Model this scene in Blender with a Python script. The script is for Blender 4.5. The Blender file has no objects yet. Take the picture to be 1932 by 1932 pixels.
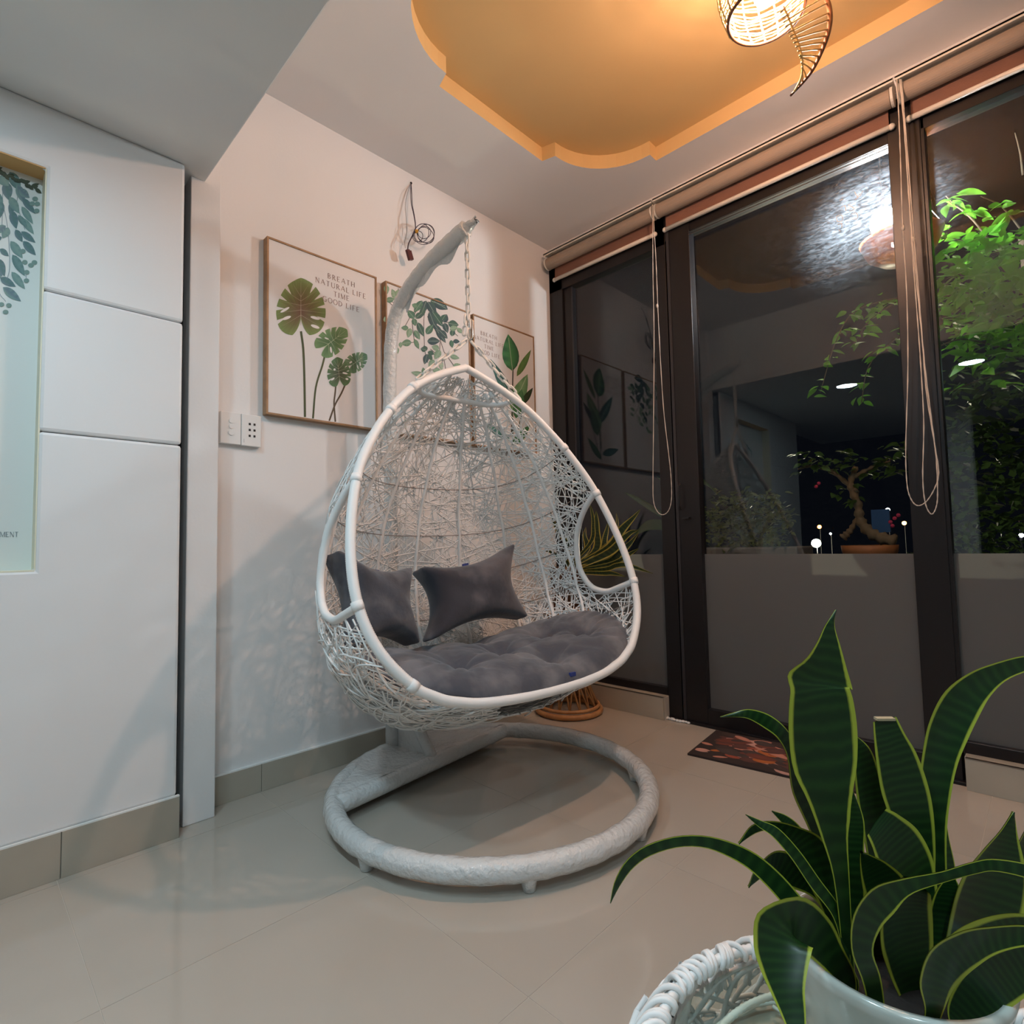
import bpy, bmesh, math, random
import numpy as np
from math import sin, cos, pi, radians, hypot, atan2, sqrt
from mathutils import Vector, Matrix

R = random.Random(7)
SC = bpy.context.scene
COL = SC.collection

# ------------------------------------------------------------------ camera
CAMH = 0.88
FPX = 1040.4                                   # focal length in pixels of the 1932 px frame
RX = np.array([0.6999148602, -0.7139238726, -0.0207820239])   # camera right
RY = np.array([0.0268947206, 0.0554212716, -0.9981007748])    # camera down
RZ = np.array([0.7137197366, 0.6980266376, 0.0579909547])     # camera forward
cam_d = bpy.data.cameras.new('camera')
cam_d.sensor_width = 36.0
cam_d.lens = 36.0 * FPX / 1932.0
cam_d.clip_start = 0.02
cam_d.clip_end = 200
cam = bpy.data.objects.new('camera', cam_d)
m3 = Matrix((RX, -RY, -RZ)).transposed()
cam.matrix_world = Matrix.Translation((0, 0, CAMH)) @ m3.to_4x4()
COL.objects.link(cam)
SC.camera = cam

SC.view_settings.view_transform = 'Standard'
SC.view_settings.look = 'None'
SC.view_settings.gamma = 1.0
SC.view_settings.exposure = -0.12
SC.view_settings.use_curve_mapping = False

# ------------------------------------------------------------------ world: a dark night sky
wd = bpy.data.worlds.new('night'); SC.world = wd; wd.use_nodes = True
wd.node_tree.nodes['Background'].inputs[0].default_value = (0.10, 0.13, 0.22, 1)
wd.node_tree.nodes['Background'].inputs[1].default_value = 0.02

# light levels used by the lamps built further down
DOWN_L = 185.0                  # cool ceiling downlights
DOWN_C = (0.64, 0.87, 1.0)
BULB_L = 1600.0                  # warm pendant bulb
BULB_C = (1.0, 0.62, 0.45)
PORCH_L = 600.0                 # white porch bulb behind the glass
PORCH_C = (0.86, 0.93, 1.0)

# ------------------------------------------------------------------ geometry helpers
O = np.array([0.0, 0.0, CAMH])
def ray(px, py):
    return RX * ((px - 966) / FPX) + RY * ((py - 966) / FPX) + RZ
def at(px, py, depth):          # point at a given distance along the view axis
    return O + ray(px, py) * depth
def on_x(px, py, x):
    d = ray(px, py); return O + d * (x / d[0])
def on_y(px, py, y):
    d = ray(px, py); return O + d * (y / d[1])
def on_z(px, py, z):
    d = ray(px, py); return O + d * ((z - CAMH) / d[2])
def nrm(v):
    v = np.asarray(v, float); n = np.linalg.norm(v); return v / n if n > 1e-12 else v

def catmull(P, n):
    P = np.asarray(P, float)
    Q = np.vstack([2 * P[0] - P[1], P, 2 * P[-1] - P[-2]])
    out = []
    seg = len(P) - 1
    for i in range(n):
        t = i / (n - 1) * seg; k = min(int(t), seg - 1); t -= k
        a, b, c, d = Q[k], Q[k + 1], Q[k + 2], Q[k + 3]
        out.append(.5 * ((2 * b) + (c - a) * t + (2 * a - 5 * b + 4 * c - d) * t * t + (3 * b - a - 3 * c + d) * t ** 3))
    return np.array(out)

class MB:
    def __init__(s): s.v = []; s.f = []; s.c = []; s.cur = (1, 1, 1, 1); s.mi = []; s.m = 0
    def add(s, vs, fs, cs=None):
        k = len(s.v)
        s.v += [tuple(map(float, p)) for p in vs]
        s.c += [tuple(c) for c in cs] if cs is not None else [s.cur] * len(vs)
        s.f += [tuple(i + k for i in f) for f in fs]; s.mi += [s.m] * len(fs)
    def box(s, x0, x1, y0, y1, z0, z1):
        s.add([(x0, y0, z0), (x1, y0, z0), (x1, y1, z0), (x0, y1, z0), (x0, y0, z1), (x1, y0, z1), (x1, y1, z1), (x0, y1, z1)],
              [(0, 3, 2, 1), (4, 5, 6, 7), (0, 1, 5, 4), (1, 2, 6, 5), (2, 3, 7, 6), (3, 0, 4, 7)])
    def obox(s, c, ax, ay, az, hx, hy, hz):
        c = np.asarray(c, float); vs = []
        for z in (-1, 1):
            for (x, y) in ((-1, -1), (1, -1), (1, 1), (-1, 1)):
                vs.append(c + np.asarray(ax) * x * hx + np.asarray(ay) * y * hy + np.asarray(az) * z * hz)
        s.add(vs, [(0, 3, 2, 1), (4, 5, 6, 7), (0, 1, 5, 4), (1, 2, 6, 5), (2, 3, 7, 6), (3, 0, 4, 7)])
    def tube(s, P, r, n=8, closed=False, caps=True):
        P = np.asarray(P, float); N = len(P)
        rr = np.full(N, r, float) if np.isscalar(r) else np.asarray(r, float)
        if closed: T = np.roll(P, -1, 0) - np.roll(P, 1, 0)
        else:
            T = np.empty_like(P); T[1:-1] = P[2:] - P[:-2]; T[0] = P[1] - P[0]; T[-1] = P[-1] - P[-2]
        T /= np.maximum(np.linalg.norm(T, axis=1, keepdims=True), 1e-12)
        a = np.array([0, 0, 1.0]) if abs(T[0][2]) < .9 else np.array([1.0, 0, 0])
        u = nrm(np.cross(T[0], a)); U = [u]
        for i in range(1, N):
            u = u - T[i] * (u @ T[i]); u = nrm(u); U.append(u)
        U = np.array(U)
        if closed:                                   # spread the twist so the seam meets
            ue = U[-1] - T[0] * (U[-1] @ T[0]); ue = nrm(ue); W0 = np.cross(T[0], U[0])
            ang = atan2(ue @ W0, ue @ U[0])
        else: ang = 0
        vs = []
        ph = np.arange(n) * 2 * pi / n
        for i in range(N):
            w = np.cross(T[i], U[i]); o = -ang * i / N
            vs += list(P[i] + rr[i] * (np.cos(ph + o)[:, None] * U[i] + np.sin(ph + o)[:, None] * w))
        fs = []
        for i in range(N if closed else N - 1):
            a0, b0 = i * n, ((i + 1) % N) * n
            for k in range(n): fs.append((a0 + k, a0 + (k + 1) % n, b0 + (k + 1) % n, b0 + k))
        if caps and not closed:
            fs.append(tuple(range(n - 1, -1, -1))); fs.append(tuple(range((N - 1) * n, N * n)))
        s.add(vs, fs)
    def lathe(s, prof, c=(0, 0, 0), n=32, cap0=False, cap1=False):
        vs = []; fs = []
        for (r, z) in prof:
            for k in range(n):
                a = 2 * pi * k / n; vs.append((c[0] + r * cos(a), c[1] + r * sin(a), c[2] + z))
        for i in range(len(prof) - 1):
            for k in range(n): fs.append((i * n + k, i * n + (k + 1) % n, (i + 1) * n + (k + 1) % n, (i + 1) * n + k))
        if cap0: fs.append(tuple(range(n - 1, -1, -1)))
        if cap1: fs.append(tuple(range((len(prof) - 1) * n, len(prof) * n)))
        s.add(vs, fs)
    def ball(s, c, r, n=10, m=6, sc=(1, 1, 1)):
        pr = []
        vs = [(c[0], c[1], c[2] - r * sc[2])]; fs = []
        for i in range(1, m):
            a = pi * i / m - pi / 2
            for k in range(n):
                b = 2 * pi * k / n; vs.append((c[0] + r * sc[0] * cos(a) * cos(b), c[1] + r * sc[1] * cos(a) * sin(b), c[2] + r * sc[2] * sin(a)))
        vs.append((c[0], c[1], c[2] + r * sc[2]))
        for k in range(n): fs.append((0, 1 + (k + 1) % n, 1 + k))
        for i in range(m - 2):
            for k in range(n): fs.append((1 + i * n + k, 1 + i * n + (k + 1) % n, 1 + (i + 1) * n + (k + 1) % n, 1 + (i + 1) * n + k))
        e = len(vs) - 1
        for k in range(n): fs.append((1 + (m - 2) * n + k, 1 + (m - 2) * n + (k + 1) % n, e))
        s.add(vs, fs)
    def grid(s, G, closed_u=False, cs=None):
        G = np.asarray(G, float); a, b = G.shape[:2]; fs = []
        for i in range(a - 1):
            for j in range(b if closed_u else b - 1):
                fs.append((i * b + j, i * b + (j + 1) % b, (i + 1) * b + (j + 1) % b, (i + 1) * b + j))
        s.add(G.reshape(-1, 3), fs, cs)
    def fan(s, c, ring, cc=None, cr=None):          # star-shaped flat print
        n = len(ring)
        s.add([c] + list(ring), [(0, 1 + i, 1 + (i + 1) % n) for i in range(n)],
              None if cc is None else [cc] + [cr] * n)
    def mesh(s, name, mats, smooth=False):
        me = bpy.data.meshes.new(name); me.from_pydata(s.v, [], s.f)
        for m in (mats if isinstance(mats, (list, tuple)) else [mats]): me.materials.append(m)
        if any(s.mi): me.polygons.foreach_set('material_index', s.mi)
        ca = me.color_attributes.new('Col', 'FLOAT_COLOR', 'POINT')
        ca.data.foreach_set('color', np.array(s.c, dtype=np.float32).ravel())
        if smooth: me.polygons.foreach_set('use_smooth', [True] * len(me.polygons))
        me.update(); return me
    def build(s, name, mats, parent=None, smooth=False, bevel=0, kind=None, label=None):
        return link(name, s.mesh(name, mats, smooth), parent, bevel, kind, label)

def wloc(o):
    p = Vector((0, 0, 0))
    while o is not None: p = p + o.location; o = o.parent
    return p
def link(name, me, parent=None, bevel=0, kind=None, label=None, loc=None):
    o = bpy.data.objects.new(name, me); COL.objects.link(o)
    if parent is not None: o.parent = parent
    o.location = (Vector(loc) if loc is not None else Vector((0, 0, 0))) - (wloc(parent) if parent is not None else Vector((0, 0, 0)))
    if bevel:
        b = o.modifiers.new('bevel', 'BEVEL'); b.width = bevel; b.segments = 2; b.limit_method = 'ANGLE'
    if kind: o['kind'] = kind
    if label: o['label'] = label
    return o
def thing(name, label, cat, loc, group=None):
    o = bpy.data.objects.new(name, None); COL.objects.link(o); o.location = Vector([float(x) for x in loc]); o.empty_display_size = .05
    o['label'] = label; o['category'] = cat
    if group: o['group'] = group
    return o
def tag(o, label, cat, group=None):
    o['label'] = label; o['category'] = cat
    if group: o['group'] = group
    return o
def part(t, name):                # the first child of a thing with that name
    return [c for c in t.children if c.name.split('.')[0] == name][0]
def copy_tree(root, loc, label, group=None):
    c = root.copy(); COL.objects.link(c); c.location = loc; c['label'] = label
    if group: c['group'] = group
    for ch in list(root.children):
        d = ch.copy(); COL.objects.link(d); d.parent = c
        for g in ch.children:
            e = g.copy(); COL.objects.link(e); e.parent = d
    return c

# ------------------------------------------------------------------ materials
def mat(name, col, rough=.5, metal=0., spec=.5, coat=0., sheen=0., bump=None, var=None, sss=0., trans=0., attr=False, coat_rough=.08):
    m = bpy.data.materials.new(name); m.use_nodes = True; nt = m.node_tree; b = nt.nodes['Principled BSDF']
    b.inputs['Base Color'].default_value = (*col, 1); b.inputs['Roughness'].default_value = rough; b.inputs['Metallic'].default_value = metal
    b.inputs['Specular IOR Level'].default_value = spec; b.inputs['Coat Weight'].default_value = coat; b.inputs['Coat Roughness'].default_value = coat_rough
    b.inputs['Sheen Weight'].default_value = sheen
    if trans: b.inputs['Transmission Weight'].default_value = trans
    tc = nt.nodes.new('ShaderNodeTexCoord')
    if attr:
        a = nt.nodes.new('ShaderNodeAttribute'); a.attribute_name = 'Col'; nt.links.new(a.outputs['Color'], b.inputs['Base Color'])
    if var:
        sc, col2, lo, hi = var
        n = nt.nodes.new('ShaderNodeTexNoise'); n.inputs['Scale'].default_value = sc; n.inputs['Detail'].default_value = 4
        r = nt.nodes.new('ShaderNodeMapRange'); r.inputs['From Min'].default_value = lo; r.inputs['From Max'].default_value = hi
        x = nt.nodes.new('ShaderNodeMix'); x.data_type = 'RGBA'
        x.inputs['A'].default_value = (*col, 1); x.inputs['B'].default_value = (*col2, 1)
        nt.links.new(tc.outputs['Object'], n.inputs['Vector']); nt.links.new(n.outputs['Fac'], r.inputs['Value'])
        nt.links.new(r.outputs['Result'], x.inputs['Factor']); nt.links.new(x.outputs['Result'], b.inputs['Base Color'])
    if bump:
        n = nt.nodes.new('ShaderNodeTexNoise'); n.inputs['Scale'].default_value = bump[0]; n.inputs['Detail'].default_value = bump[2] if len(bump) > 2 else 3
        bp = nt.nodes.new('ShaderNodeBump'); bp.inputs['Strength'].default_value = bump[1]; bp.inputs['Distance'].default_value = .01
        nt.links.new(tc.outputs['Object'], n.inputs['Vector']); nt.links.new(n.outputs['Fac'], bp.inputs['Height']); nt.links.new(bp.outputs['Normal'], b.inputs['Normal'])
        if coat: nt.links.new(bp.outputs['Normal'], b.inputs['Coat Normal'])
    return m
def emit(name, col, s):
    m = bpy.data.materials.new(name); m.use_nodes = True; nt = m.node_tree; nt.nodes.clear()
    e = nt.nodes.new('ShaderNodeEmission'); e.inputs[0].default_value = (*col, 1); e.inputs[1].default_value = s
    o = nt.nodes.new('ShaderNodeOutputMaterial'); nt.links.new(e.outputs[0], o.inputs[0]); return m

M_wall = mat('white_wall_paint', (.80, .785, .775), .6, bump=(90, .04))
M_panel = mat('white_lacquer_panel', (.80, .80, .80), .42, bump=(60, .02))
M_ceil = mat('ceiling_paint', (.80, .785, .78), .7)
M_soff = mat('lower_ceiling_paint', (.82, .825, .82), .6)
M_ochre = mat('ochre_paint', (.66, .45, .20), .6)
M_tile = mat('beige_porcelain_tile', (.455, .41, .35), .085, spec=.55, var=(2.2, (.47, .425, .365), .4, .6))
M_skirt = mat('beige_skirting_tile', (.40, .36, .295), .2, var=(3, (.44, .40, .33), .4, .6))
M_grout = mat('tile_grout', (.50, .455, .39), .7)
M_seal = mat('white_sealant', (.82, .82, .80), .5)
M_alu = mat('dark_aluminium', (.012, .010, .011), .36, spec=.35)
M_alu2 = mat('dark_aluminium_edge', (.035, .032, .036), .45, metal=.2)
M_dark = mat('dark_gap', (.02, .02, .022), .9)
M_wicker = mat('white_resin_wicker', (.88, .875, .86), .45, spec=.4)
M_wrap = mat('white_cord_wrap', (.89, .885, .87), .42, spec=.4)
M_film = mat('plastic_wrapped_white', (.70, .71, .70), .28, coat=1., bump=(55, .75, 8), coat_rough=.05)
M_chain = mat('white_coated_chain', (.78, .75, .70), .35, spec=.5)
M_steel = mat('chromed_steel', (.65, .62, .58), .2, metal=1)
M_velvet = mat('grey_velvet', (.068, .072, .090), .75, spec=.15, sheen=.38, var=(7, (.15, .15, .165), .46, .62), bump=(22, .35, 5))
M_velvet2 = mat('charcoal_velvet', (.042, .043, .055), .75, spec=.15, sheen=.35, var=(6, (.11, .105, .118), .48, .64), bump=(18, .25, 4))
M_tag = mat('blue_label', (.03, .05, .22), .5)
M_tagw = mat('white_label_print', (.7, .72, .8), .5)
M_wood = mat('light_wood_frame', (.30, .17, .085), .5, var=(30, (.38, .22, .11), .4, .6))
M_canvas = mat('canvas_print', (.76, .745, .74), .6)
M_print = mat('printed_ink', (1, 1, 1), .6, attr=True)
M_plastic = mat('white_plastic', (.80, .79, .77), .3)
M_black = mat('black_plastic', (.01, .01, .012), .4)
M_wire = mat('dark_wire', (.03, .02, .04), .45)
M_wireg = mat('grey_wire', (.35, .33, .33), .5)
M_conn = mat('maroon_connector', (.09, .012, .014), .4)
M_tape = mat('yellow_tape', (.65, .36, .04), .5)
M_blind = mat('beige_blind_roll', (.33, .26, .205), .7, bump=(200, .1))
M_fabric = mat('backlit_blind_fabric', (.20, .095, .065), .8, bump=(300, .1))  # hanging cloth coloured darker than the roll to paint in its backlit shade
M_rail = mat('cream_aluminium', (.74, .68, .60), .35)
M_cord = mat('cream_bead_cord', (.58, .51, .44), .45)
M_rattan = mat('honey_rattan', (.42, .20, .075), .4, spec=.4, var=(25, (.52, .27, .11), .4, .6))
M_pot = mat('white_glazed_pot', (.57, .595, .54), .2, coat=.4, var=(12, (.49, .52, .47), .45, .6))
M_soil = mat('dark_soil', (.018, .012, .009), .95, bump=(60, .6))
M_bam = mat('bamboo_slat', (.74, .50, .20), .45)
M_bamd = mat('brown_bamboo_edge', (.14, .045, .02), .45)
M_trunk = mat('bark', (.12, .085, .05), .85, bump=(30, .6))
M_tray = mat('terracotta', (.26, .10, .035), .6)
M_stone = mat('garden_wall_render', (.14, .13, .12), .9)
M_porch = mat('porch_boards', (.035, .026, .022), .8, spec=.1)
M_orange = mat('orange_lamp_bowl', (.60, .16, .05), .4)
M_blue = mat('blue_board', (.03, .10, .25), .6)
M_pink = mat('pink_petal', (.5, .04, .12), .6)

def leafmat(name, dark, band, edge, edge_w=.80, bands=1.0):
    m = mat(name, dark, .33, spec=.34); nt = m.node_tree; b = nt.nodes['Principled BSDF']
    a = nt.nodes.new('ShaderNodeAttribute'); a.attribute_name = 'Col'
    sp = nt.nodes.new('ShaderNodeSeparateColor'); nt.links.new(a.outputs['Color'], sp.inputs[0])
    n = nt.nodes.new('ShaderNodeTexNoise'); n.inputs['Scale'].default_value = 26; n.inputs['Detail'].default_value = 3
    tc = nt.nodes.new('ShaderNodeTexCoord'); nt.links.new(tc.outputs['Object'], n.inputs['Vector'])
    def math_(op, x, y=None):
        q = nt.nodes.new('ShaderNodeMath'); q.operation = op
        for i, v in enumerate((x, y)):
            if v is None: continue
            if isinstance(v, (int, float)): q.inputs[i].default_value = v
            else: nt.links.new(v, q.inputs[i])
        return q.outputs[0]
    wob = math_('MULTIPLY', n.outputs['Fac'], 9.0)
    ph = math_('ADD', math_('MULTIPLY', sp.outputs[1], 150.0), wob)
    s = math_('MULTIPLY_ADD', math_('SINE', ph), .5); 
    s.node.inputs[2].default_value = .5
    s = math_('MULTIPLY', math_('POWER', s, 1.6), bands)
    mx = nt.nodes.new('ShaderNodeMix'); mx.data_type = 'RGBA'; mx.inputs['A'].default_value = (*dark, 1); mx.inputs['B'].default_value = (*band, 1); nt.links.new(s, mx.inputs['Factor'])
    d = math_('ABSOLUTE', math_('MULTIPLY_ADD', sp.outputs[0], 2.0)); d.node.inputs[0].links[0].from_node.inputs[2].default_value = -1.0
    d = math_('ADD', d, math_('MULTIPLY_ADD', n.outputs['Fac'], .10)); d.node.inputs[1].links[0].from_node.inputs[2].default_value = -.05
    mr = nt.nodes.new('ShaderNodeMapRange'); mr.inputs['From Min'].default_value = edge_w - .03; mr.inputs['From Max'].default_value = edge_w + .04; nt.links.new(d, mr.inputs['Value'])
    m2 = nt.nodes.new('ShaderNodeMix'); m2.data_type = 'RGBA'; nt.links.new(mx.outputs['Result'], m2.inputs['A']); m2.inputs['B'].default_value = (*edge, 1); nt.links.new(mr.outputs['Result'], m2.inputs['Factor'])
    nt.links.new(m2.outputs['Result'], b.inputs['Base Color'])
    return m
M_snake = leafmat('snake_plant_leaf', (.006, .026, .006), (.017, .058, .010), (.35, .39, .040), .86, .55)
M_snake2 = leafmat('snake_plant_leaf_small', (.012, .026, .008), (.03, .045, .012), (.32, .27, .05), .70)
def foliage(name, c1, c2):
    m = mat(name, c1, .45, var=(9, c2, .35, .65)); nt = m.node_tree; b = nt.nodes['Principled BSDF']
    t = nt.nodes.new('ShaderNodeBsdfTranslucent'); t.inputs[0].default_value = (*[min(1, 1.4 * x) for x in c2], 1)
    mx = nt.nodes.new('ShaderNodeMixShader'); mx.inputs[0].default_value = .45
    nt.links.new(b.outputs[0], mx.inputs[1]); nt.links.new(t.outputs[0], mx.inputs[2]); nt.links.new(mx.outputs[0], nt.nodes['Material Output'].inputs[0]); return m
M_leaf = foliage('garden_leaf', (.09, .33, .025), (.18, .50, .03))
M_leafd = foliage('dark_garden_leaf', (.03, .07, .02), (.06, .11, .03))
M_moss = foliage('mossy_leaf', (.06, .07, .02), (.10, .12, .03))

def glass(name, ior=1.50, dirt=.004, tint=(.93, .95, .94)):
    m = bpy.data.materials.new(name); m.use_nodes = True; nt = m.node_tree; nt.nodes.clear()
    o = nt.nodes.new('ShaderNodeOutputMaterial'); fr = nt.nodes.new('ShaderNodeFresnel'); fr.inputs[0].default_value = ior
    t = nt.nodes.new('ShaderNodeBsdfTransparent'); t.inputs[0].default_value = (*tint, 1)
    g = nt.nodes.new('ShaderNodeBsdfGlossy'); g.inputs['Roughness'].default_value = 0.0
    geo = nt.nodes.new('ShaderNodeNewGeometry')          # the same reflectance on both faces of the pane (no total reflection inside it)
    io = nt.nodes.new('ShaderNodeMapRange'); io.inputs['To Min'].default_value = ior; io.inputs['To Max'].default_value = 1 / ior
    nt.links.new(geo.outputs['Backfacing'], io.inputs['Value']); nt.links.new(io.outputs['Result'], fr.inputs[0])
    mx = nt.nodes.new('ShaderNodeMixShader'); nt.links.new(fr.outputs[0], mx.inputs[0]); nt.links.new(t.outputs[0], mx.inputs[1]); nt.links.new(g.outputs[0], mx.inputs[2])
    if not dirt:
        nt.links.new(mx.outputs[0], o.inputs[0]); return m
    tr = nt.nodes.new('ShaderNodeBsdfTranslucent'); tr.inputs[0].default_value = (.75, .83, .92, 1)
    tc = nt.nodes.new('ShaderNodeTexCoord')
    mp = nt.nodes.new('ShaderNodeMapping'); mp.inputs['Rotation'].default_value = (-.55, 0, 0); mp.inputs['Scale'].default_value = (1, .45, 1.6)
    n = nt.nodes.new('ShaderNodeTexNoise'); n.inputs['Scale'].default_value = 75; n.inputs['Detail'].default_value = 7; n.inputs['Roughness'].default_value = .68; n.inputs['Distortion'].default_value = .9
    nt.links.new(tc.outputs['Object'], mp.inputs[0]); nt.links.new(mp.outputs[0], n.inputs['Vector'])
    r = nt.nodes.new('ShaderNodeMapRange'); r.inputs['From Min'].default_value = .44; r.inputs['From Max'].default_value = .70; r.inputs['To Min'].default_value = .10; r.inputs['To Max'].default_value = 1.0
    nt.links.new(n.outputs['Fac'], r.inputs['Value'])
    # hand smears, thickened round the porch lamp to paint its glare on the glass
    vd = nt.nodes.new('ShaderNodeVectorMath'); vd.operation = 'DISTANCE'; vd.inputs[1].default_value = tuple(float(q) for q in on_x(1655, 440, 2.566))
    nt.links.new(tc.outputs['Object'], vd.inputs[0])
    fa_ = nt.nodes.new('ShaderNodeMapRange'); fa_.interpolation_type = 'SMOOTHERSTEP'; fa_.inputs['From Min'].default_value = .02; fa_.inputs['From Max'].default_value = .36; fa_.inputs['To Min'].default_value = .20; fa_.inputs['To Max'].default_value = dirt
    nt.links.new(vd.outputs['Value'], fa_.inputs['Value'])
    pm = nt.nodes.new('ShaderNodeMath'); pm.operation = 'MULTIPLY'; nt.links.new(r.outputs['Result'], pm.inputs[0]); nt.links.new(fa_.outputs['Result'], pm.inputs[1])
    m2 = nt.nodes.new('ShaderNodeMixShader'); nt.links.new(pm.outputs[0], m2.inputs[0]); nt.links.new(mx.outputs[0], m2.inputs[1]); nt.links.new(tr.outputs[0], m2.inputs[2])
    nt.links.new(m2.outputs[0], o.inputs[0]); return m
M_glass = glass('window_glass')
M_tglass = glass('table_glass', 1.5, .0, (.90, .96, .935))
def frosted():
    m = bpy.data.materials.new('frosted_film'); m.use_nodes = True; nt = m.node_tree; nt.nodes.clear()
    o = nt.nodes.new('ShaderNodeOutputMaterial')
    d = nt.nodes.new('ShaderNodeBsdfDiffuse'); d.inputs[0].default_value = (.10, .10, .10, 1)
    t = nt.nodes.new('ShaderNodeBsdfTranslucent'); t.inputs[0].default_value = (.22, .225, .22, 1)
    a = nt.nodes.new('ShaderNodeAddShader'); nt.links.new(d.outputs[0], a.inputs[0]); nt.links.new(t.outputs[0], a.inputs[1])
    g = nt.nodes.new('ShaderNodeBsdfGlossy'); g.inputs['Roughness'].default_value = .35
    fr = nt.nodes.new('ShaderNodeFresnel'); fr.inputs[0].default_value = 1.4
    x = nt.nodes.new('ShaderNodeMixShader'); nt.links.new(fr.outputs[0], x.inputs[0]); nt.links.new(a.outputs[0], x.inputs[1]); nt.links.new(g.outputs[0], x.inputs[2])
    nt.links.new(x.outputs[0], o.inputs[0]); return m
M_frost = frosted()

def matmat():
    m = mat('doormat_print', (.03, .015, .012), .9); nt = m.node_tree; b = nt.nodes['Principled BSDF']
    a = nt.nodes.new('ShaderNodeAttribute'); a.attribute_name = 'Col'; nt.links.new(a.outputs['Color'], b.inputs['Base Color']); return m
M_mat = matmat()

# ------------------------------------------------------------------ room dimensions (metres)
WB, WL, XW = 2.12, 1.98, 2.53          # picture wall (y), left wall (y), face of the window frames (x)
ZC, ZS, XS = 2.675, 2.156, 0.590       # ceiling, lower ceiling, edge of the lower ceiling
TS, TX, TY = 0.5835, 0.8125, 0.7775    # floor tile size and a joint corner
YF = -2.75                             # wall behind the camera
XE = -3.2

# ---- floor
mb = MB(); mb.box(XE, 2.62, YF, 2.3, -.12, -.0007); floor = mb.build('floor', M_grout, kind='structure')
mb = MB(); h = TS / 2 - .0008; mb.box(-h, h, -h, h, -.008, 0); tile_me = mb.mesh('tile', M_tile)
for i in range(-7, 3):
    for j in range(-6, 3):
        x, y = TX + TS * (i + .5), TY + TS * (j + .5)
        cut = (min(x + h, 2.53) < x + h - .01) or y + h > 2.13
        if cut:
            x1, y1 = min(x + h, 2.56), min(y + h, 2.125)
            if x1 - (x - h) < .02 or y1 - (y - h) < .02: continue
            mb = MB(); mb.box(x - h, x1, y - h, y1, -.008, 0); mb.build('tile', M_tile, floor)
        else:
            link('tile', tile_me, floor, loc=(x, y, 0))

# ---- ceiling with the lobed tray
def tray_outline():
    x0, x1, y1, y0 = .91, 2.293, 1.618, -.60
    r, e, g = .312, .075, .018
    P = []
    def corner(sx, sy, cx, cy):           # cx, cy = outer corner; returns the points walking from the y-edge to the x-edge
        q = [(cx - sx * (r + e), cy), (cx - sx * (r + e) + sx * g, cy - sy * .065)]
        ox, oy = q[1][0], cy - sy * (.065 + r)
        for k in range(1, 13):
            a = k / 12 * pi / 2; q.append((ox + sx * r * sin(a), oy + sy * r * cos(a)))
        q.append((cx, q[-1][1]))
        return q
    c1 = corner(1, 1, x1, y1); c2 = corner(1, -1, x1, y0)[::-1]; c3 = corner(-1, -1, x0, y0); c4 = corner(-1, 1, x0, y1)[::-1]
    return c1 + c2 + c3 + c4
TR = tray_outline(); ZT = 2.742
def ceiling_mesh(outer, hole, z, th):
    bm = bmesh.new(); es = []
    for loop in (outer, hole):
        vs = [bm.verts.new((x, y, z)) for x, y in loop]
        es += [bm.edges.new((vs[i], vs[(i + 1) % len(vs)])) for i in range(len(vs))]
    bmesh.ops.triangle_fill(bm, edges=es, use_beauty=True)
    me = bpy.data.meshes.new('ceiling'); bm.to_mesh(me); bm.free(); return me
me = ceiling_mesh([(XS, YF), (2.62, YF), (2.62, 2.2), (XS, 2.2)], TR, ZC, .1); me.materials.append(M_ceil)
ceil = link('ceiling', me, kind='structure')
mb = MB(); mb.box(XS - .02, 2.64, YF, 2.22, ZT + .006, ZT + .06); mb.build('upper_slab', M_ceil, ceil)
mb = MB(); n = len(TR)
mb.add([(x, y, ZC) for x, y in TR] + [(x, y, ZT) for x, y in TR], [(i, (i + 1) % n, n + (i + 1) % n, n + i) for i in range(n)])
mb.build('tray_edge', M_ochre, ceil, label='ochre painted edge of the recessed ceiling tray')
mb = MB(); mb.add([(x, y, ZT) for x, y in TR], [tuple(range(n))]); mb.build('tray_panel', M_ochre, ceil, label='ochre painted recessed ceiling tray')
# lower ceiling (soffit) over the camera
mb = MB(); mb.box(XE, XS, YF, 2.2, ZS, ZC + .13); mb.build('ceiling', M_soff, kind='structure', bevel=.004)

# ---- picture wall, walls behind the camera
mb = MB(); mb.box(.50, 2.66, WB, WB + .12, 0, ZC + .02); mb.build('wall_back', M_wall, kind='structure')
mb = MB(); mb.box(XE, 2.62, YF - .1, YF, 0, ZC + .02); mb.build('wall_front', M_wall, kind='structure')
mb = MB(); mb.box(-1.72, -1.50, .49, .72, 0, ZS); mb.build('wall_centre', M_wall, kind='structure')
# column at the end of the left wall
mb = MB(); mb.box(.546, .641, 2.031, WB + .02, 0, ZC + .02); mb.build('trim_1', M_wall, kind='structure', bevel=.003)
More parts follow.
